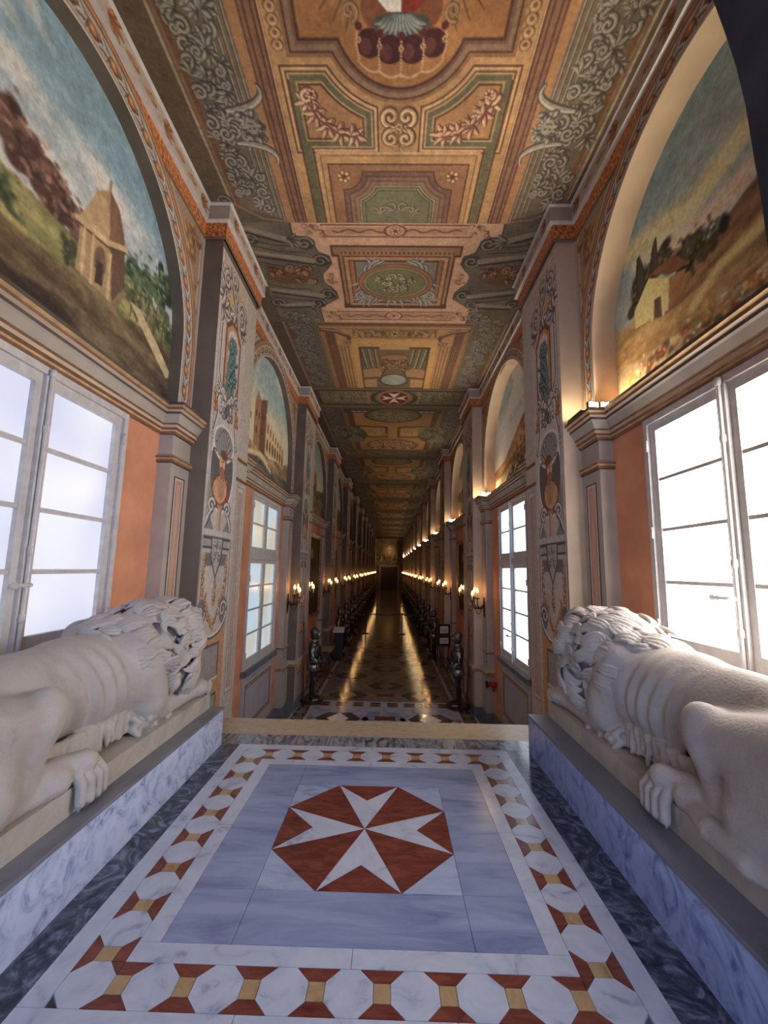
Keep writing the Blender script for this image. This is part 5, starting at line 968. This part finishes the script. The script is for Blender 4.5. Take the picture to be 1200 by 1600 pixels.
def lion(s, label):
    """reclining lion, head towards the corridor; modelled for the right side (x > 0) and mirrored for the left"""
    R = random.Random(5 if s > 0 else 9); root = empty('lion_statue', (s * 1.85, 2.7, 0.44)); O = np.array([1.85, 2.7, 0.44]); tag(root, label, 'lion statue', 'marble lions flanking the landing')
    P = lambda x, y, z: (x - 1.85, y - 2.7, z - 0.44)
    S = Sculpt((-0.56, -1.35, -0.2), (0.52, 1.32, 0.98), 0.0105)
    cap = lambda a, b, ra, rb, k=0.07: S.cap(P(*a), P(*b), ra, rb, k); el = lambda c, r, k=0.05: S.ell(P(*c), r, k)
    # trunk
    cap((1.88, 1.62, .76), (1.88, 2.2, .80), .27, .235, .05); cap((1.88, 2.2, .80), (1.86, 2.62, .80), .235, .285); cap((1.86, 2.62, .80), (1.82, 2.98, .82), .285, .30); cap((1.82, 2.98, .82), (1.74, 3.25, .92), .28, .25)
    cap((1.88, 1.7, .95), (1.86, 2.5, .98), .09, .07, .12)                                     # spine
    # near hind leg: thigh, knee, shank, foot over the edge of the slab
    cap((1.72, 1.58, .80), (1.60, 2.06, .80), .25, .125, .06); cap((1.64, 1.45, .60), (1.62, 1.80, .58), .20, .19, .10); cap((1.585, 2.10, .80), (1.59, 1.98, .56), .105, .10, .05)
    el((1.57, 2.13, .86), (.075, .09, .09), .05); cap((1.60, 1.95, .55), (1.55, 2.22, .52), .075, .06, .05); cap((1.56, 2.20, .53), (1.49, 2.33, .53), .062, .06, .03)
    for k in range(4): cap((1.50, 2.26 + .046 * k, .525), (1.442 + .006 * abs(k - 1.5), 2.265 + .056 * k, .445), .029, .027, .0); cap((1.442 + .006 * abs(k - 1.5), 2.265 + .056 * k, .445), (1.434 + .008 * abs(k - 1.5), 2.262 + .054 * k, .36), .026, .025, .0); cap((1.434 + .008 * abs(k - 1.5), 2.262 + .054 * k, .36), (1.45, 2.26 + .05 * k, .322), .018, .007, .0)
    el((1.53, 2.14, .50), (.075, .085, .07), .02); el((1.50, 2.18, .50), (.05, .05, .055), .03)   # tail tuft
    tl = [(1.62, 1.40, .50), (1.50, 1.55, .485), (1.445, 1.75, .48), (1.45, 1.95, .485), (1.50, 2.12, .49)] if s > 0 else [(1.70, 1.40, .50), (1.62, 1.6, .485), (1.56, 1.85, .48), (1.54, 2.05, .485), (1.52, 2.14, .49)]
    for a, b in zip(tl[:-1], tl[1:]): cap(a, b, .05, .047, .015)
    # far hind leg
    cap((2.02, 1.6, .78), (2.12, 2.02, .74), .22, .12, .07); cap((2.12, 2.02, .70), (2.1, 1.75, .52), .10, .08); cap((2.1, 1.8, .50), (2.14, 2.3, .49), .06, .055)
    # shoulders and forelegs
    cap((1.66, 2.96, .96), (1.60, 3.06, .62), .17, .12, .07); el((1.58, 3.08, .64), (.10, .13, .17), .05); cap((1.58, 3.14, .53), (1.57, 3.62, .505), .082, .062, .04); el((1.56, 3.75, .515), (.10, .12, .078), .04)
    for k in range(4): el((1.49 + .046 * k, 3.84, .50), (.028, .06, .058), .004)
    cap((1.98, 2.96, .95), (2.06, 3.06, .62), .17, .12, .07); cap((2.06, 3.12, .53), (2.0, 3.62, .505), .085, .065, .04); el((1.98, 3.76, .50), (.08, .11, .058), .04)
    # head
    el((1.68, 3.52, 1.00), (.17, .18, .19), .04); cap((1.66, 3.62, .92), (1.615, 3.80, .85), .105, .078, .04); el((1.61, 3.84, .885), (.05, .035, .035), .02); el((1.63, 3.76, .80), (.06, .08, .045), .02); el((1.575, 3.62, 1.02), (.03, .045, .03), .02); el((1.73, 3.64, 1.02), (.03, .045, .03), .02); cap((1.66, 3.66, 1.03), (1.62, 3.82, .91), .045, .04, .03)
    # belly fringe and chest hair
    for k in range(40):
        y = 2.24 + .019 * k; x = 1.665 + R.uniform(-.015, .015); S.cap(P(x - .03, y, .60), P(x - .055 + R.uniform(-.02, .02), y - .05, .46 + R.uniform(0, .03)), .022, .012, .006)
    for k in range(16):
        y = 2.90 + .026 * k; x = 1.60 + R.uniform(-.02, .02); z = .55; pts = [P(x, y, z)]
        for j in range(3): pts.append(P(x - .03 + .03 * math.sin(j * 2 + k), y + .02 * math.cos(j * 2.1 + k), z - .035 * (j + 1)))
        for a, b in zip(pts[:-1], pts[1:]): S.cap(a, b, .022, .018, .01)
    S.F[:, :, :19] = np.where((S.ax[0] > 1.475 - 1.85)[:, None, None], 1.0, S.F[:, :, :19])     # flat underside on the slab
    def ribs(V):
        x, y, z = V[:, 0] + 1.85, V[:, 1] + 2.7, V[:, 2] + 0.44
        w = np.exp(-((y - 2.60) / 0.26) ** 4) * np.exp(-((z - .78) / .26) ** 4) * (np.abs(x - 1.86) > .12)
        V[:, 0] += -0.010 * w * np.sin((y + 0.25 * (z - .8)) * 2 * math.pi / 0.10) * (np.sign(1.86 - x)) * 1.0; return V
    body = link('body', S.mesh('lion_body', M_LION, s, ribs), root)
    # mane: an undercut volume with carved locks
    Mn = Sculpt((-0.60, 0.02, -0.02), (0.40, 1.06, 0.98), 0.0062)
    core = [((1.76, 3.20, .98), (.30, .30, .27)), ((1.70, 3.46, .98), (.255, .20, .27)), ((1.60, 3.42, .76), (.14, .20, .24)), ((1.86, 3.36, .78), (.2, .22, .26)), ((1.84, 2.98, 1.06), (.24, .2, .10)), ((1.73, 2.98, .90), (.215, .17, .25))]
    for c, r in core: Mn.ell(P(*c), np.array(r) - (.024 if r[0] != .215 else .035), .05)
    for k in range(260):
        ci = R.choices(range(6), (5, 5, 4, 2, 2, 3))[0]; c, r = core[ci]; c = np.array(c); r = np.array(r); p = None
        for _ in range(12):
            n = np.array([R.gauss(0, 1) for _ in range(3)]); n /= np.linalg.norm(n)
            if n[0] > 0.6 or n[2] < -0.7: continue
            p = c + n * r
            if p[1] < 3.72 and p[2] > .5 and all((((p - np.array(c2)) / np.array(r2)) ** 2).sum() > 0.9 for j2, (c2, r2) in enumerate(core) if j2 != ci): break
            p = None
        if p is None: continue
        face = np.array([1.66, 3.70, 1.0]); fl = p - face; fl[2] -= .12; fl /= np.linalg.norm(fl) + 1e-6
        N = 12; up_ = R.uniform(-.004, .03); L = R.uniform(.17, .28); sw = R.uniform(.024, .034); cs = R.choice((-1, 1)) * R.uniform(2.0, 4.2); ph = R.uniform(-.5, .5); q = p - fl * L * .25; pts = []; sds = []
        for j in range(N):
            t_ = j / (N - 1); nn = (q - c) / r ** 2; nn /= np.linalg.norm(nn); u = fl - nn * (fl @ nn); u /= np.linalg.norm(u) + 1e-6; sd = np.cross(nn, u)
            an = ph + .55 * math.sin(t_ * 4.2 + ph) + cs * max(0, t_ - .45) ** 1.5 * 2.2; d_ = u * math.cos(an) + sd * math.sin(an)
            pts.append(q + nn * (-.008 + up_ + .024 * math.sin(math.pi * min(1, .15 + t_ * .85)))); sds.append(np.cross(nn, d_)); q = q + d_ * L / N; w = (q - c) / r; q = c + r * w / np.linalg.norm(w)
        for e in (-1, 0, 1):
            for j in range(N - 1):
                f0, f1 = math.sin(math.pi * (.12 + .86 * j / (N - 1))), math.sin(math.pi * (.12 + .86 * (j + 1) / (N - 1)))
                Mn.cap(pts[j] + sds[j] * e * .027 * f0 - O, pts[j + 1] + sds[j + 1] * e * .027 * f1 - O, .0035 + (.0115 if e else .0125) * f0, .0035 + (.0115 if e else .0125) * f1, .0)
    link('mane', Mn.mesh('lion_mane', M_LION, s), root)
    m = MB(); m.prism([(-0.37, -1.02), (0.40, -1.02), (0.40, 1.18), (-0.37, 1.18)], -0.125, 0.004); m.build('base_slab', M_SLAB, root, sx=s)
    return root
lion(-1, 'reclining white marble lion on the left pedestal, ribs showing, seen from behind')
lion(1, 'reclining white marble lion on the right pedestal, tail curled beside its haunch')
for s, nm in ((-1, 'left'), (1, 'right')):
    xi = 1.37 if s < 0 else 1.315
    r = tag(empty('lion_pedestal', (s * 1.85, 2.75, 0)), 'low blue-veined marble pedestal under the %s lion' % nm, 'pedestal', 'lion pedestals')
    a = xi - 1.85
    MB().box(a, 0.42, -1.2, 1.17, 0, 0.296).build('cladding', M_CLAD if s > 0 else M_CLADL, r, sx=s); MB().cbox(a - 0.006, 0.42, -1.206, 1.176, 0.296, 0.314, 0.004).build('capping', M_CAP, r, sx=s)

# ------------------------------------------------------------------ lamps
M_BRONZE = mat('dark bronze', (62, 46, 30), 0.45, 0.8, 0.3, 12)
M_BLACK = mat('black lacquer', (24, 22, 22), 0.45, var=0.2)
M_CANDLE = mat('ivory candle sleeve', (220, 206, 176), 0.5)
E_FLAME = emit('glowing candle bulb', (255, 184, 96), 16.0)
E_LED = emit('warm floodlight diode', (255, 222, 164), 280.0); E_STRIP = emit('warm strip diffuser', (255, 226, 180), 6.0)
M_STEEL = mat('dark polished steel', (96, 94, 92), 0.32, 0.9, 0.25, 8)
M_STEEL2 = mat('worn bright steel', (150, 146, 140), 0.36, 0.85, 0.3, 10)
M_PAPER = mat('white card', (226, 224, 222), 0.6, var=0.03)
M_REDWOOD = mat('red brown mahogany', (96, 42, 30), 0.4, var=0.3, scale=14)
ORD = ['nearest', 'second', 'third', 'fourth', 'fifth', 'sixth', 'seventh', 'eighth', 'ninth', 'tenth', 'eleventh', 'twelfth', 'thirteenth', 'fourteenth', 'fifteenth', 'sixteenth', 'seventeenth', 'eighteenth', 'nineteenth', 'twentieth', 'twenty-first', 'twenty-second']
def light(name, kind, energy, col, loc, parent, size=0.03, rot=None):
    l = bpy.data.lights.new(name, kind); l.energy = energy; l.color = col
    if kind == 'POINT': l.shadow_soft_size = size
    if kind == 'AREA': l.shape = 'RECTANGLE'; l.size, l.size_y = size
    o = bpy.data.objects.new(name, l); C.objects.link(o); o.parent = parent; o.location = loc
    if rot: o.rotation_euler = rot
    return o
def make_sconce():
    r = empty('wall_sconce')                                  # back plate in the plane x = 0, arms towards +x
    m = MB(); m.loft([((0.0, 0, -0.24), 0.01, 0.01), ((0.012, 0, -0.18), 0.012, 0.02), ((0.012, 0, -0.1), 0.014, 0.035), ((0.012, 0, 0.0), 0.018, 0.05), ((0.012, 0, 0.08), 0.014, 0.035), ((0.01, 0, 0.15), 0.01, 0.012)], 10); m.build('back_plate', M_BRONZE, r, True)
    for k, (dy, h) in enumerate(((-0.16, 0.06), (0.0, 0.0), (0.16, 0.06))):
        ex = 0.24 if k == 1 else 0.17
        arm = MB().tube([(0.02, dy * 0.1, 0), (0.08, dy * 0.5, -0.07), (ex - 0.05, dy * 0.9, -0.06), (ex, dy, 0.0), (ex, dy, 0.06 + h)], [0.014, 0.013, 0.012, 0.011, 0.011], 8).build('arm', M_BRONZE, r, True)
        MB().lathe([(0.012, 0), (0.045, 0.012), (0.04, 0.022), (0.018, 0.03)], (ex, dy, 0.06 + h), 10).build('drip_pan', M_BRONZE, arm, True)
        MB().lathe([(0.014, 0), (0.014, 0.10)], (ex, dy, 0.085 + h), 8).build('candle', M_CANDLE, arm, True)
        MB().lathe([(0.008, 0), (0.018, 0.016), (0.021, 0.032), (0.015, 0.055), (0.005, 0.082), (0.001, 0.092)], (ex, dy, 0.185 + h), 8).build('bulb', E_FLAME, arm, True)
    MB().tube([(0.06 + 0.14 * a / 8, 0.02, -0.06 - 0.12 * math.sin(math.pi * a / 8)) for a in range(9)], 0.006, 6).build('pendant_chain', M_BRONZE, r)
    light('sconce_light', 'POINT', 1.5, (1.0, 0.60, 0.27), (0.25, 0, 0.28), r, 0.05); return r
sc0 = make_sconce(); first = True
for s, nm in ((-1, 'left'), (1, 'right')):
    n = 0
    for k in range(2, 13):
        for y in (PIERS[k][0] - 0.22, PIERS[k][1] + 0.22):
            if y > YEND - 1.2: continue
            o = sc0 if first else copy_tree(sc0); first = False
            o.location = (s * (XL - 0.004), y, 0.78); o.scale = (1.15, 1.15, 1.15); o.rotation_euler = (0, 0, 0 if s < 0 else math.pi)
            tag(o, 'bronze three-candle wall sconce, %s from the stairs along the %s wall' % (ORD[n], nm), 'sconce', 'candle sconces on the pilasters'); n += 1
def make_flood():
    r = empty('floodlight'); MB().box(-0.055, 0.055, 0.0, 0.03, 0.02, 0.11).build('housing', M_BLACK, r); MB().box(-0.06, 0.06, 0.004, 0.02, 0.0, 0.022).build('bracket', M_BLACK, r)
    for i in range(4):
        for j in range(3): MB().box(-0.046 + i * 0.025, -0.031 + i * 0.025, -0.003, 0.0, 0.033 + j * 0.026, 0.048 + j * 0.026).build('diode', E_LED, r)
    return r
fl0 = make_flood(); n = 0
for i, (y0, y1) in enumerate(BAYS):
    for j, x in enumerate((2.21, 2.345)):
        if i > 5 and j: continue
        o = fl0 if n == 0 else copy_tree(fl0); o.location = (x, y1 - PW - 0.02, 3.228); o.rotation_euler = (0, 0, 0.15); o.scale = (1.12, 1.12, 1.12)
        tag(o, 'small square diode floodlight on the right cornice, %s of the row from the landing' % ORD[n], 'floodlight', 'floodlights on the right cornice'); n += 1
    fb = light('flood_beam', 'SPOT', (200.0, 190.0, 110.0, 60.0, 40.0)[min(i, 4)] * (6 if i == 11 else 1), (1.0, 0.85, 0.64), (-0.03, -0.05, 0.10), o); fb.data.spot_size = math.radians(115); fb.data.spot_blend = 1.0; fb.data.shadow_soft_size = 0.05; fb.rotation_euler = Vector((-0.95, -0.4, 0.85) if i < 11 else (-0.7, 0.9, 0.15)).to_track_quat('-Z', 'Y').to_euler()
    b = empty('uplight_bar', (2.13, y1 - 0.2, 3.232)); tag(b, 'black linear uplight lying on the right cornice, %s from the landing' % ORD[i], 'uplight', 'linear uplights on the right cornice')
    MB().box(-0.035, 0.035, -0.17, 0.17, 0, 0.045).build('housing', M_BLACK, b); MB().box(-0.022, 0.022, -0.16, 0.16, 0.045, 0.05).build('diffuser', E_STRIP, b)
    light('uplight_beam', 'AREA', 2.2 if i < 2 else 1.2, (1.0, 0.80, 0.52), (0.03, 0, 0.056), b, (0.30, 0.04), (math.pi - 0.25, 0, 0))
    if 0 < i < 8:
        b = empty('tilted_striplight', (2.26, y0 + 0.2, 3.235)); tag(b, 'slim white striplight tilted on the right cornice, %s beyond the first pier' % ORD[i - 1], 'striplight', 'striplights on the right cornice')
        MB().box(-0.03, 0.03, -0.2, 0.2, 0, 0.03).build('housing', M_BLACK, b); MB().box(-0.034, -0.0, -0.19, 0.19, 0.03, 0.05).build('diffuser', E_STRIP, b)
for i, nm in ((2, 'nearest'), (3, 'second'), (4, 'third'), (5, 'fourth')):
    o = empty('dome_camera', (2.04, BAYS[i][1] - 0.25, 3.15)); tag(o, 'white dome security camera on the right cornice, %s from the stairs' % nm, 'camera', 'dome cameras')
    MB().loft([((0.04 - d, 0, 0), r, r, (0, 1, 0), (0, 0, 1)) for r, d in ((0.075, 0), (0.075, 0.04), (0.06, 0.055), (0.05, 0.05))], 16).build('housing', M_WHITE, o, True); MB().ball((-0.01, 0, 0), 0.048, 12, 8).build('dome', M_BLACK, o, True)

# ------------------------------------------------------------------ suits of armour
def make_armour():
    r = empty('suit_of_armour'); X, Y, Z = (1, 0, 0), (0, 1, 0), (0, 0, 1)           # faces +x
    MB().prism([(0.265 * math.cos(a), 0.265 * math.sin(a)) for a in np.linspace(0, 2 * math.pi, 13)[:-1]], 0, 0.09).build('base', M_DKWOOD, r)
    for m in (-1, 1):
        y = m * 0.11
        lg = MB().loft([((0.0, y, 0.10), .045, .045), ((-.005, y, .18), .042, .042), ((-.02, y, .36), .062, .058), ((0.0, y, .52), .052, .052), ((.012, y, .57), .066, .062), ((0.0, y, .62), .058, .058), ((0, y * .95, .78), .085, .08), ((0, y * .85, .95), .10, .095)], 14).build('leg', M_BLACK, r, True)
        MB().loft([((-.07, y, .125), .02, .03, Y, Z), ((-.04, y, .14), .045, .05, Y, Z), ((.04, y, .125), .05, .038, Y, Z), ((.12, y, .115), .042, .026, Y, Z), ((.18, y, .105), .015, .012, Y, Z)], 12).build('sabaton', M_BLACK, lg, True)
        MB().ball((.035, y, .57), (.045, .06, .055), 12, 8).build('knee_cop', M_STEEL, lg, True)
        MB().ball((0, m * .235, 1.37), (.085, .085, .095), 14, 8).build('pauldron', M_STEEL, r, True)
        arm = MB().tube([(0, m * .25, 1.37), (-.01, m * .275, 1.22), (-.015, m * .285, 1.08), (.08, m * .25, 1.0), (.17, m * .18, .98)], [.062, .058, .05, .048, .042], 12).build('arm', M_STEEL2, r, True)
        MB().ball((-.02, m * .287, 1.08), (.058, .055, .06), 12, 8).build('elbow_cop', M_STEEL, arm, True)
        g = MB().loft([((.15, m * .2, .985), .055, .05, Y, Z), ((.20, m * .16, .975), .044, .04, Y, Z), ((.235, m * .13, .97), .042, .036, Y, Z)], 12)
        for k in range(4): g.tube([(.235, m * (.155 - .018 * k), .985 - .012 * k), (.275, m * (.145 - .018 * k), .975 - .012 * k), (.285, m * (.14 - .018 * k), .94 - .01 * k)], [.012, .011, .009], 6)
        g.tube([(.20, m * .11, .995), (.235, m * .095, 1.0), (.262, m * .105, .99)], [.013, .012, .01], 6); g.build('gauntlet', M_STEEL, arm, True)
        MB().loft([((.08, m * .09, .98), .018, .10, X, Y), ((.115, m * .1, .86), .016, .105, X, Y), ((.125, m * .1, .76), .014, .10, X, Y)], 12).build('tasset', M_STEEL2, r, True)
    MB().loft([((0, 0, .76), .165, .215), ((0, 0, .86), .155, .20), ((0, 0, .98), .125, .165)], 20).build('mail_skirt', M_STEEL2, r, True)
    MB().loft([((0, 0, .97), .12, .155), ((0.005, 0, 1.03), .125, .16), ((.02, 0, 1.15), .155, .19), ((.02, 0, 1.27), .165, .215), ((.005, 0, 1.37), .14, .205), ((0, 0, 1.44), .09, .13)], 20).build('cuirass', M_STEEL, r, True)
    MB().loft([((0, 0, 1.42), .10, .12), ((0, 0, 1.46), .075, .08), ((.005, 0, 1.52), .07, .072)], 16).build('gorget', M_STEEL2, r, True)
    h = MB().loft([((.01, 0, 1.49), .085, .08), ((.015, 0, 1.54), .105, .09), ((.01, 0, 1.62), .118, .098), ((0, 0, 1.70), .108, .09), ((-.01, 0, 1.755), .07, .06), ((-.015, 0, 1.78), .015, .014)], 18).build('helmet', M_STEEL, r, True)
    MB().loft([((.05, 0, 1.52), .07, .06), ((.10, 0, 1.56), .06, .055), ((.105, 0, 1.60), .055, .06), ((.07, 0, 1.645), .06, .07)], 14).build('visor', M_STEEL2, h, True)
    m = MB().tube([(.085, 0, 1.63), (.02, 0, 1.765), (-.06, 0, 1.75), (-.115, 0, 1.66)], [.006, .012, .012, .006], 6); m.build('comb', M_STEEL, h, True)
    return r
ar0 = make_armour(); first = True
for s, nm in ((-1, 'left'), (1, 'right')):
    ys = [10.82 if s < 0 else 10.62] + [y for k in range(2, 11) for y in (PIERS[k][0] + 3.2, PIERS[k][0] + 6.2)][1:]
    for n, y in enumerate(ys[:16]):
        o = ar0 if first else copy_tree(ar0); first = False
        o.location = (s * 1.765, y, ZF); o.rotation_euler = (0, 0, (0.12 if s < 0 else math.pi - 0.12) + random.uniform(-0.1, 0.1) * (n > 0))
        lab = 'dark steel suit of armour at the foot of the stairs on the %s' % nm if n == 0 else 'shadowed suit of armour along the %s wall, %s from the stairs' % (nm, ORD[n])
        tag(o, lab, 'armour', 'suits of armour lining the corridor')
    x, y = (-1.66, 10.62) if s < 0 else (1.66, 10.42)
    cd = tag(empty('label_card', (x, y, ZF + 0.091)), 'white label card on the base of the nearest %s suit of armour' % nm, 'label card', 'armour label cards'); cd.rotation_euler = (0, 0, 0.3 if s < 0 else -0.3)
    MB().box(-0.065, 0.065, -0.035, 0.035, 0.012, 0.017).build('card', M_PAPER, cd); m = MB()
    for k in range(3): m.box(-0.05, 0.05 - 0.02 * k, 0.016 - 0.018 * k, 0.02 - 0.018 * k, 0.017, 0.0175)
    m.build('print_lines', M_DARKP, cd); MB().prism([(-0.05, 0.0), (0.05, 0.0), (0.05, 0.012), (-0.05, 0.012)], -0.03, 0.03, 'y').build('card_rest', M_BLACK, cd)
    o = tag(empty('halberd', (s * 1.90, y - 0.22, ZF)), 'wooden-shafted pole weapon leaning behind the nearest %s suit of armour' % nm, 'pole weapon', 'pole weapons')
    MB().tube([(0, 0, 0.0), (s * 0.07, 0.02, 1.9)], [0.022, 0.018], 8).build('shaft', M_REDWOOD, o, True); MB().lathe([(0.02, 0), (0.03, 0.04), (0.012, 0.12), (0.002, 0.3)], (s * 0.07, 0.02, 1.88), 8).build('spear_head', M_STEEL, o, True)

# ------------------------------------------------------------------ framed pictures in the dim bays
M_GFRAME = mat('old gilt frame', (150, 112, 56), 0.4, 0.3, 0.35, 18, 0.4)
def picture(s, yc, hw, z0, z1, label, seed):
    r = tag(empty('framed_portrait', (s * (XW - 0.001), yc, z0)), label, 'painting', 'large framed portraits'); h = z1 - z0; t = 0.13
    for nmx, pts in (('frame_side', [(-hw, 0), (-hw + t, t), (-hw + t, h - t), (-hw, h)]), ('frame_side', [(hw, 0), (hw, h), (hw - t, h - t), (hw - t, t)]), ('frame_rail', [(-hw, 0), (hw, 0), (hw - t, t), (-hw + t, t)]), ('frame_rail', [(-hw, h), (-hw + t, h - t), (hw - t, h - t), (hw, h)])):
        MB().prism(pts, -0.08, 0.0, 'x').build(nmx, M_GFRAME, r, sx=s)
    c = Cv(-hw + t, t, hw - t, h - t, 0.03, (52, 38, 28)); c.C = mixc((30, 24, 20), (92, 66, 44), fbm(c.U, c.V, 2, seed)); c.ell(0, h * 0.45, hw * 0.35, h * 0.26, (44, 30, 30), soft=0.1); c.ell(0, h * 0.76, hw * 0.13, h * 0.07, (150, 112, 80), soft=0.05); c.poly([(-hw * 0.3, t), (hw * 0.3, t), (hw * 0.22, h * 0.5), (-hw * 0.22, h * 0.5)], (70, 30, 26), soft=0.1)
    link('canvas', plane_mesh('canvas', c.U, c.V, c.C, M_FRESCO), r, (s * -0.03, 0, 0))
picture(-1, 13.33, 1.5, 0.0, 2.62, 'tall gilt-framed portrait on the left wall just past the stairs', 3)
for i in range(3, 8):
    for s, nm in ((-1, 'left'), (1, 'right')): picture(s, sum(BAYS[i]) / 2, 0.85, 0.1, 2.5, 'dim gilt-framed portrait on the %s wall, %s bay from the stairs' % (nm, ORD[i - 1]), i * 2 + s)
picture(1, 13.4, 0.8, 0.2, 2.5, 'dim gilt-framed portrait on the right wall above the notice easel', 9)

# ------------------------------------------------------------------ things standing in the corridor
r = tag(empty('reading_stand', (-1.72, 15.7, ZF)), 'black floor stand with a sloping white information panel', 'stand')
MB().lathe([(0.22, 0), (0.22, 0.02), (0.06, 0.05), (0.03, 0.08)], (0, 0, 0), 20).build('base', M_BLACK, r, True); MB().box(-0.16, 0.16, -0.05, 0.05, 0.05, 0.98).build('column', M_BLACK, r)
MB().add([(-.2, -.16, .96), (.2, -.16, .96), (.2, .16, 1.10), (-.2, .16, 1.10), (-.2, -.16, .985), (.2, -.16, .985), (.2, .16, 1.125), (-.2, .16, 1.125)], [(0, 3, 2, 1), (4, 5, 6, 7), (0, 1, 5, 4), (1, 2, 6, 5), (2, 3, 7, 6), (3, 0, 4, 7)]).build('panel', M_PAPER, r)
r = tag(empty('side_table', (-1.9, 13.3, ZF)), 'small mahogany trestle table with a pale glass top', 'table')
MB().box(-0.3, 0.3, -0.42, 0.42, 0.80, 0.82).build('table_top', mat('greenish glass', (150, 160, 130), 0.1), r); MB().box(-0.26, 0.26, -0.38, 0.38, 0.74, 0.80).build('apron', M_REDWOOD, r)
for m in (-1, 1):
    for e in (-1, 1): MB().lathe([(0.03, 0.1), (0.02, 0.2), (0.028, 0.45), (0.02, 0.6), (0.032, 0.74)], (e * 0.12, m * 0.3, 0), 10).build('leg', M_REDWOOD, r, True)
    MB().prism([(-0.3, 0), (-0.2, 0.02), (0, 0.06), (0.2, 0.02), (0.3, 0), (0.3, 0.03), (0.16, 0.1), (-0.16, 0.1), (-0.3, 0.03)], m * 0.3 - 0.03, m * 0.3 + 0.03, 'y').build('foot', M_REDWOOD, r)
MB().box(-0.03, 0.03, -0.28, 0.28, 0.2, 0.25).build('stretcher', M_REDWOOD, r)
r = tag(empty('notice_easel', (1.86, 14.0, ZF)), 'wooden easel carrying two framed paper notices beside the right armour', 'easel'); r.rotation_euler = (0, 0, 0.25)
for m in (-1, 1):
    MB().tube([(m * 0.24, -0.16, 0), (m * 0.18, 0.0, 0.86)], 0.02, 6).build('front_leg', M_REDWOOD, r); MB().tube([(m * 0.22, 0.26, 0), (m * 0.16, 0.02, 0.86)], 0.018, 6).build('rear_leg', M_REDWOOD, r)
for z in (0.22, 0.84): MB().box(-0.25, 0.25, -0.13 + z * 0.15, -0.10 + z * 0.15, z - 0.02, z + 0.02).build('rail', M_REDWOOD, r)
for k in range(6): MB().tube([(-0.15 + 0.06 * k, -0.09, 0.24), (-0.13 + 0.052 * k, 0.01, 0.83)], 0.009, 6).build('slat', M_REDWOOD, r)
for z, w, h in ((0.86, 0.42, 0.3), (1.18, 0.40, 0.34)):
    f = MB().box(-w / 2, w / 2, -0.02, 0.01, z, z + h).build('notice_frame', M_BLACK, r); MB().box(-w / 2 + 0.06, w / 2 - 0.06, -0.024, -0.02, z + 0.06, z + h - 0.06).build('paper', M_PAPER, f)
    m = MB()
    for k in range(4): m.box(-w / 2 + 0.09, w / 2 - 0.09, -0.026, -0.024, z + 0.10 + k * 0.03, z + 0.108 + k * 0.03)
    m.build('print_lines', M_DARKP, f)
posts = [(-1.75, 'left-hand outer'), (-1.1, 'left-hand inner'), (0.75, 'right-hand inner'), (1.6, 'right-hand outer')]
for x, nm in posts:
    r = tag(empty('barrier_post', (x, 22.0, ZF)), '%s black post of the belt barrier across the corridor' % nm, 'barrier post', 'barrier posts')
    MB().lathe([(0.18, 0), (0.18, 0.02), (0.05, 0.04), (0.03, 0.05)], (0, 0, 0), 18).build('base', M_BLACK, r, True); MB().lathe([(0.03, 0.05), (0.03, 0.95)], (0, 0, 0), 12).build('pole', M_BLACK, r, True); MB().lathe([(0.04, 0.95), (0.045, 1.02), (0.02, 1.05)], (0, 0, 0), 12).build('belt_head', M_BLACK, r, True)
for (a, na), (b, nb) in zip(posts[:-1], posts[1:]):
    m = MB(); n = 8
    for k in range(n):
        t0, t1 = k / n, (k + 1) / n; z = lambda t: ZF + 0.98 - 0.05 * math.sin(math.pi * t); x0, x1 = a + 0.045 + (b - a - 0.09) * t0, a + 0.045 + (b - a - 0.09) * t1
        m.add([(x0, 21.998, z(t0) - .03), (x1, 21.998, z(t1) - .03), (x1, 21.998, z(t1) + .03), (x0, 21.998, z(t0) + .03), (x0, 22.002, z(t0) - .03), (x1, 22.002, z(t1) - .03), (x1, 22.002, z(t1) + .03), (x0, 22.002, z(t0) + .03)], [(0, 3, 2, 1), (4, 5, 6, 7), (0, 1, 5, 4), (2, 3, 7, 6)])
    tag(m.build('barrier_belt', M_BLACK), 'dark belt strung between the %s and %s barrier posts' % (na, nb), 'belt', 'barrier belts')
r = tag(empty('pale_pole', (1.82, 17.6, ZF)), 'slender pale pole standing in the shadow by the right wall', 'pole'); MB().tube([(0, 0, 0.04), (0, 0, 1.75)], 0.018, 8).build('shaft', M_CANDLE, r, True); MB().lathe([(0.14, 0), (0.14, 0.02), (0.03, 0.05)], (0, 0, 0), 14).build('foot', M_BLACK, r, True)
M_RED = mat('red valve enamel', (176, 30, 40), 0.35, var=0.1)
r = tag(empty('hydrant_valve', (2.335, 9.50, -0.85), math.pi / 2), 'red fire hydrant valve with black caps beside the right stair window', 'valve')
MB().tube([(0.10, 0, 0), (-0.06, 0, 0)], 0.035, 10).build('pipe', M_RED, r, True); MB().ball((-0.06, 0, 0), (0.07, 0.075, 0.075), 14, 8).build('body', M_RED, r, True); MB().lathe([(0.03, 0), (0.03, 0.09), (0.015, 0.1)], (-0.06, 0, -0.14), 10).build('outlet', M_RED, r, True)
for m in (-1, 1):
    w = MB().loft([((-0.06, m * 0.07, 0), 0.05, 0.05, (1, 0, 0), (0, 0, 1)), ((-0.06, m * 0.13, 0), 0.05, 0.05, (1, 0, 0), (0, 0, 1))], 12).build('coupling', M_RED, r, True); MB().loft([((-0.06, m * 0.13, 0), 0.075, 0.075, (1, 0, 0), (0, 0, 1)), ((-0.06, m * 0.16, 0), 0.075, 0.075, (1, 0, 0), (0, 0, 1))], 14).build('cap', M_BLACK, w, True)
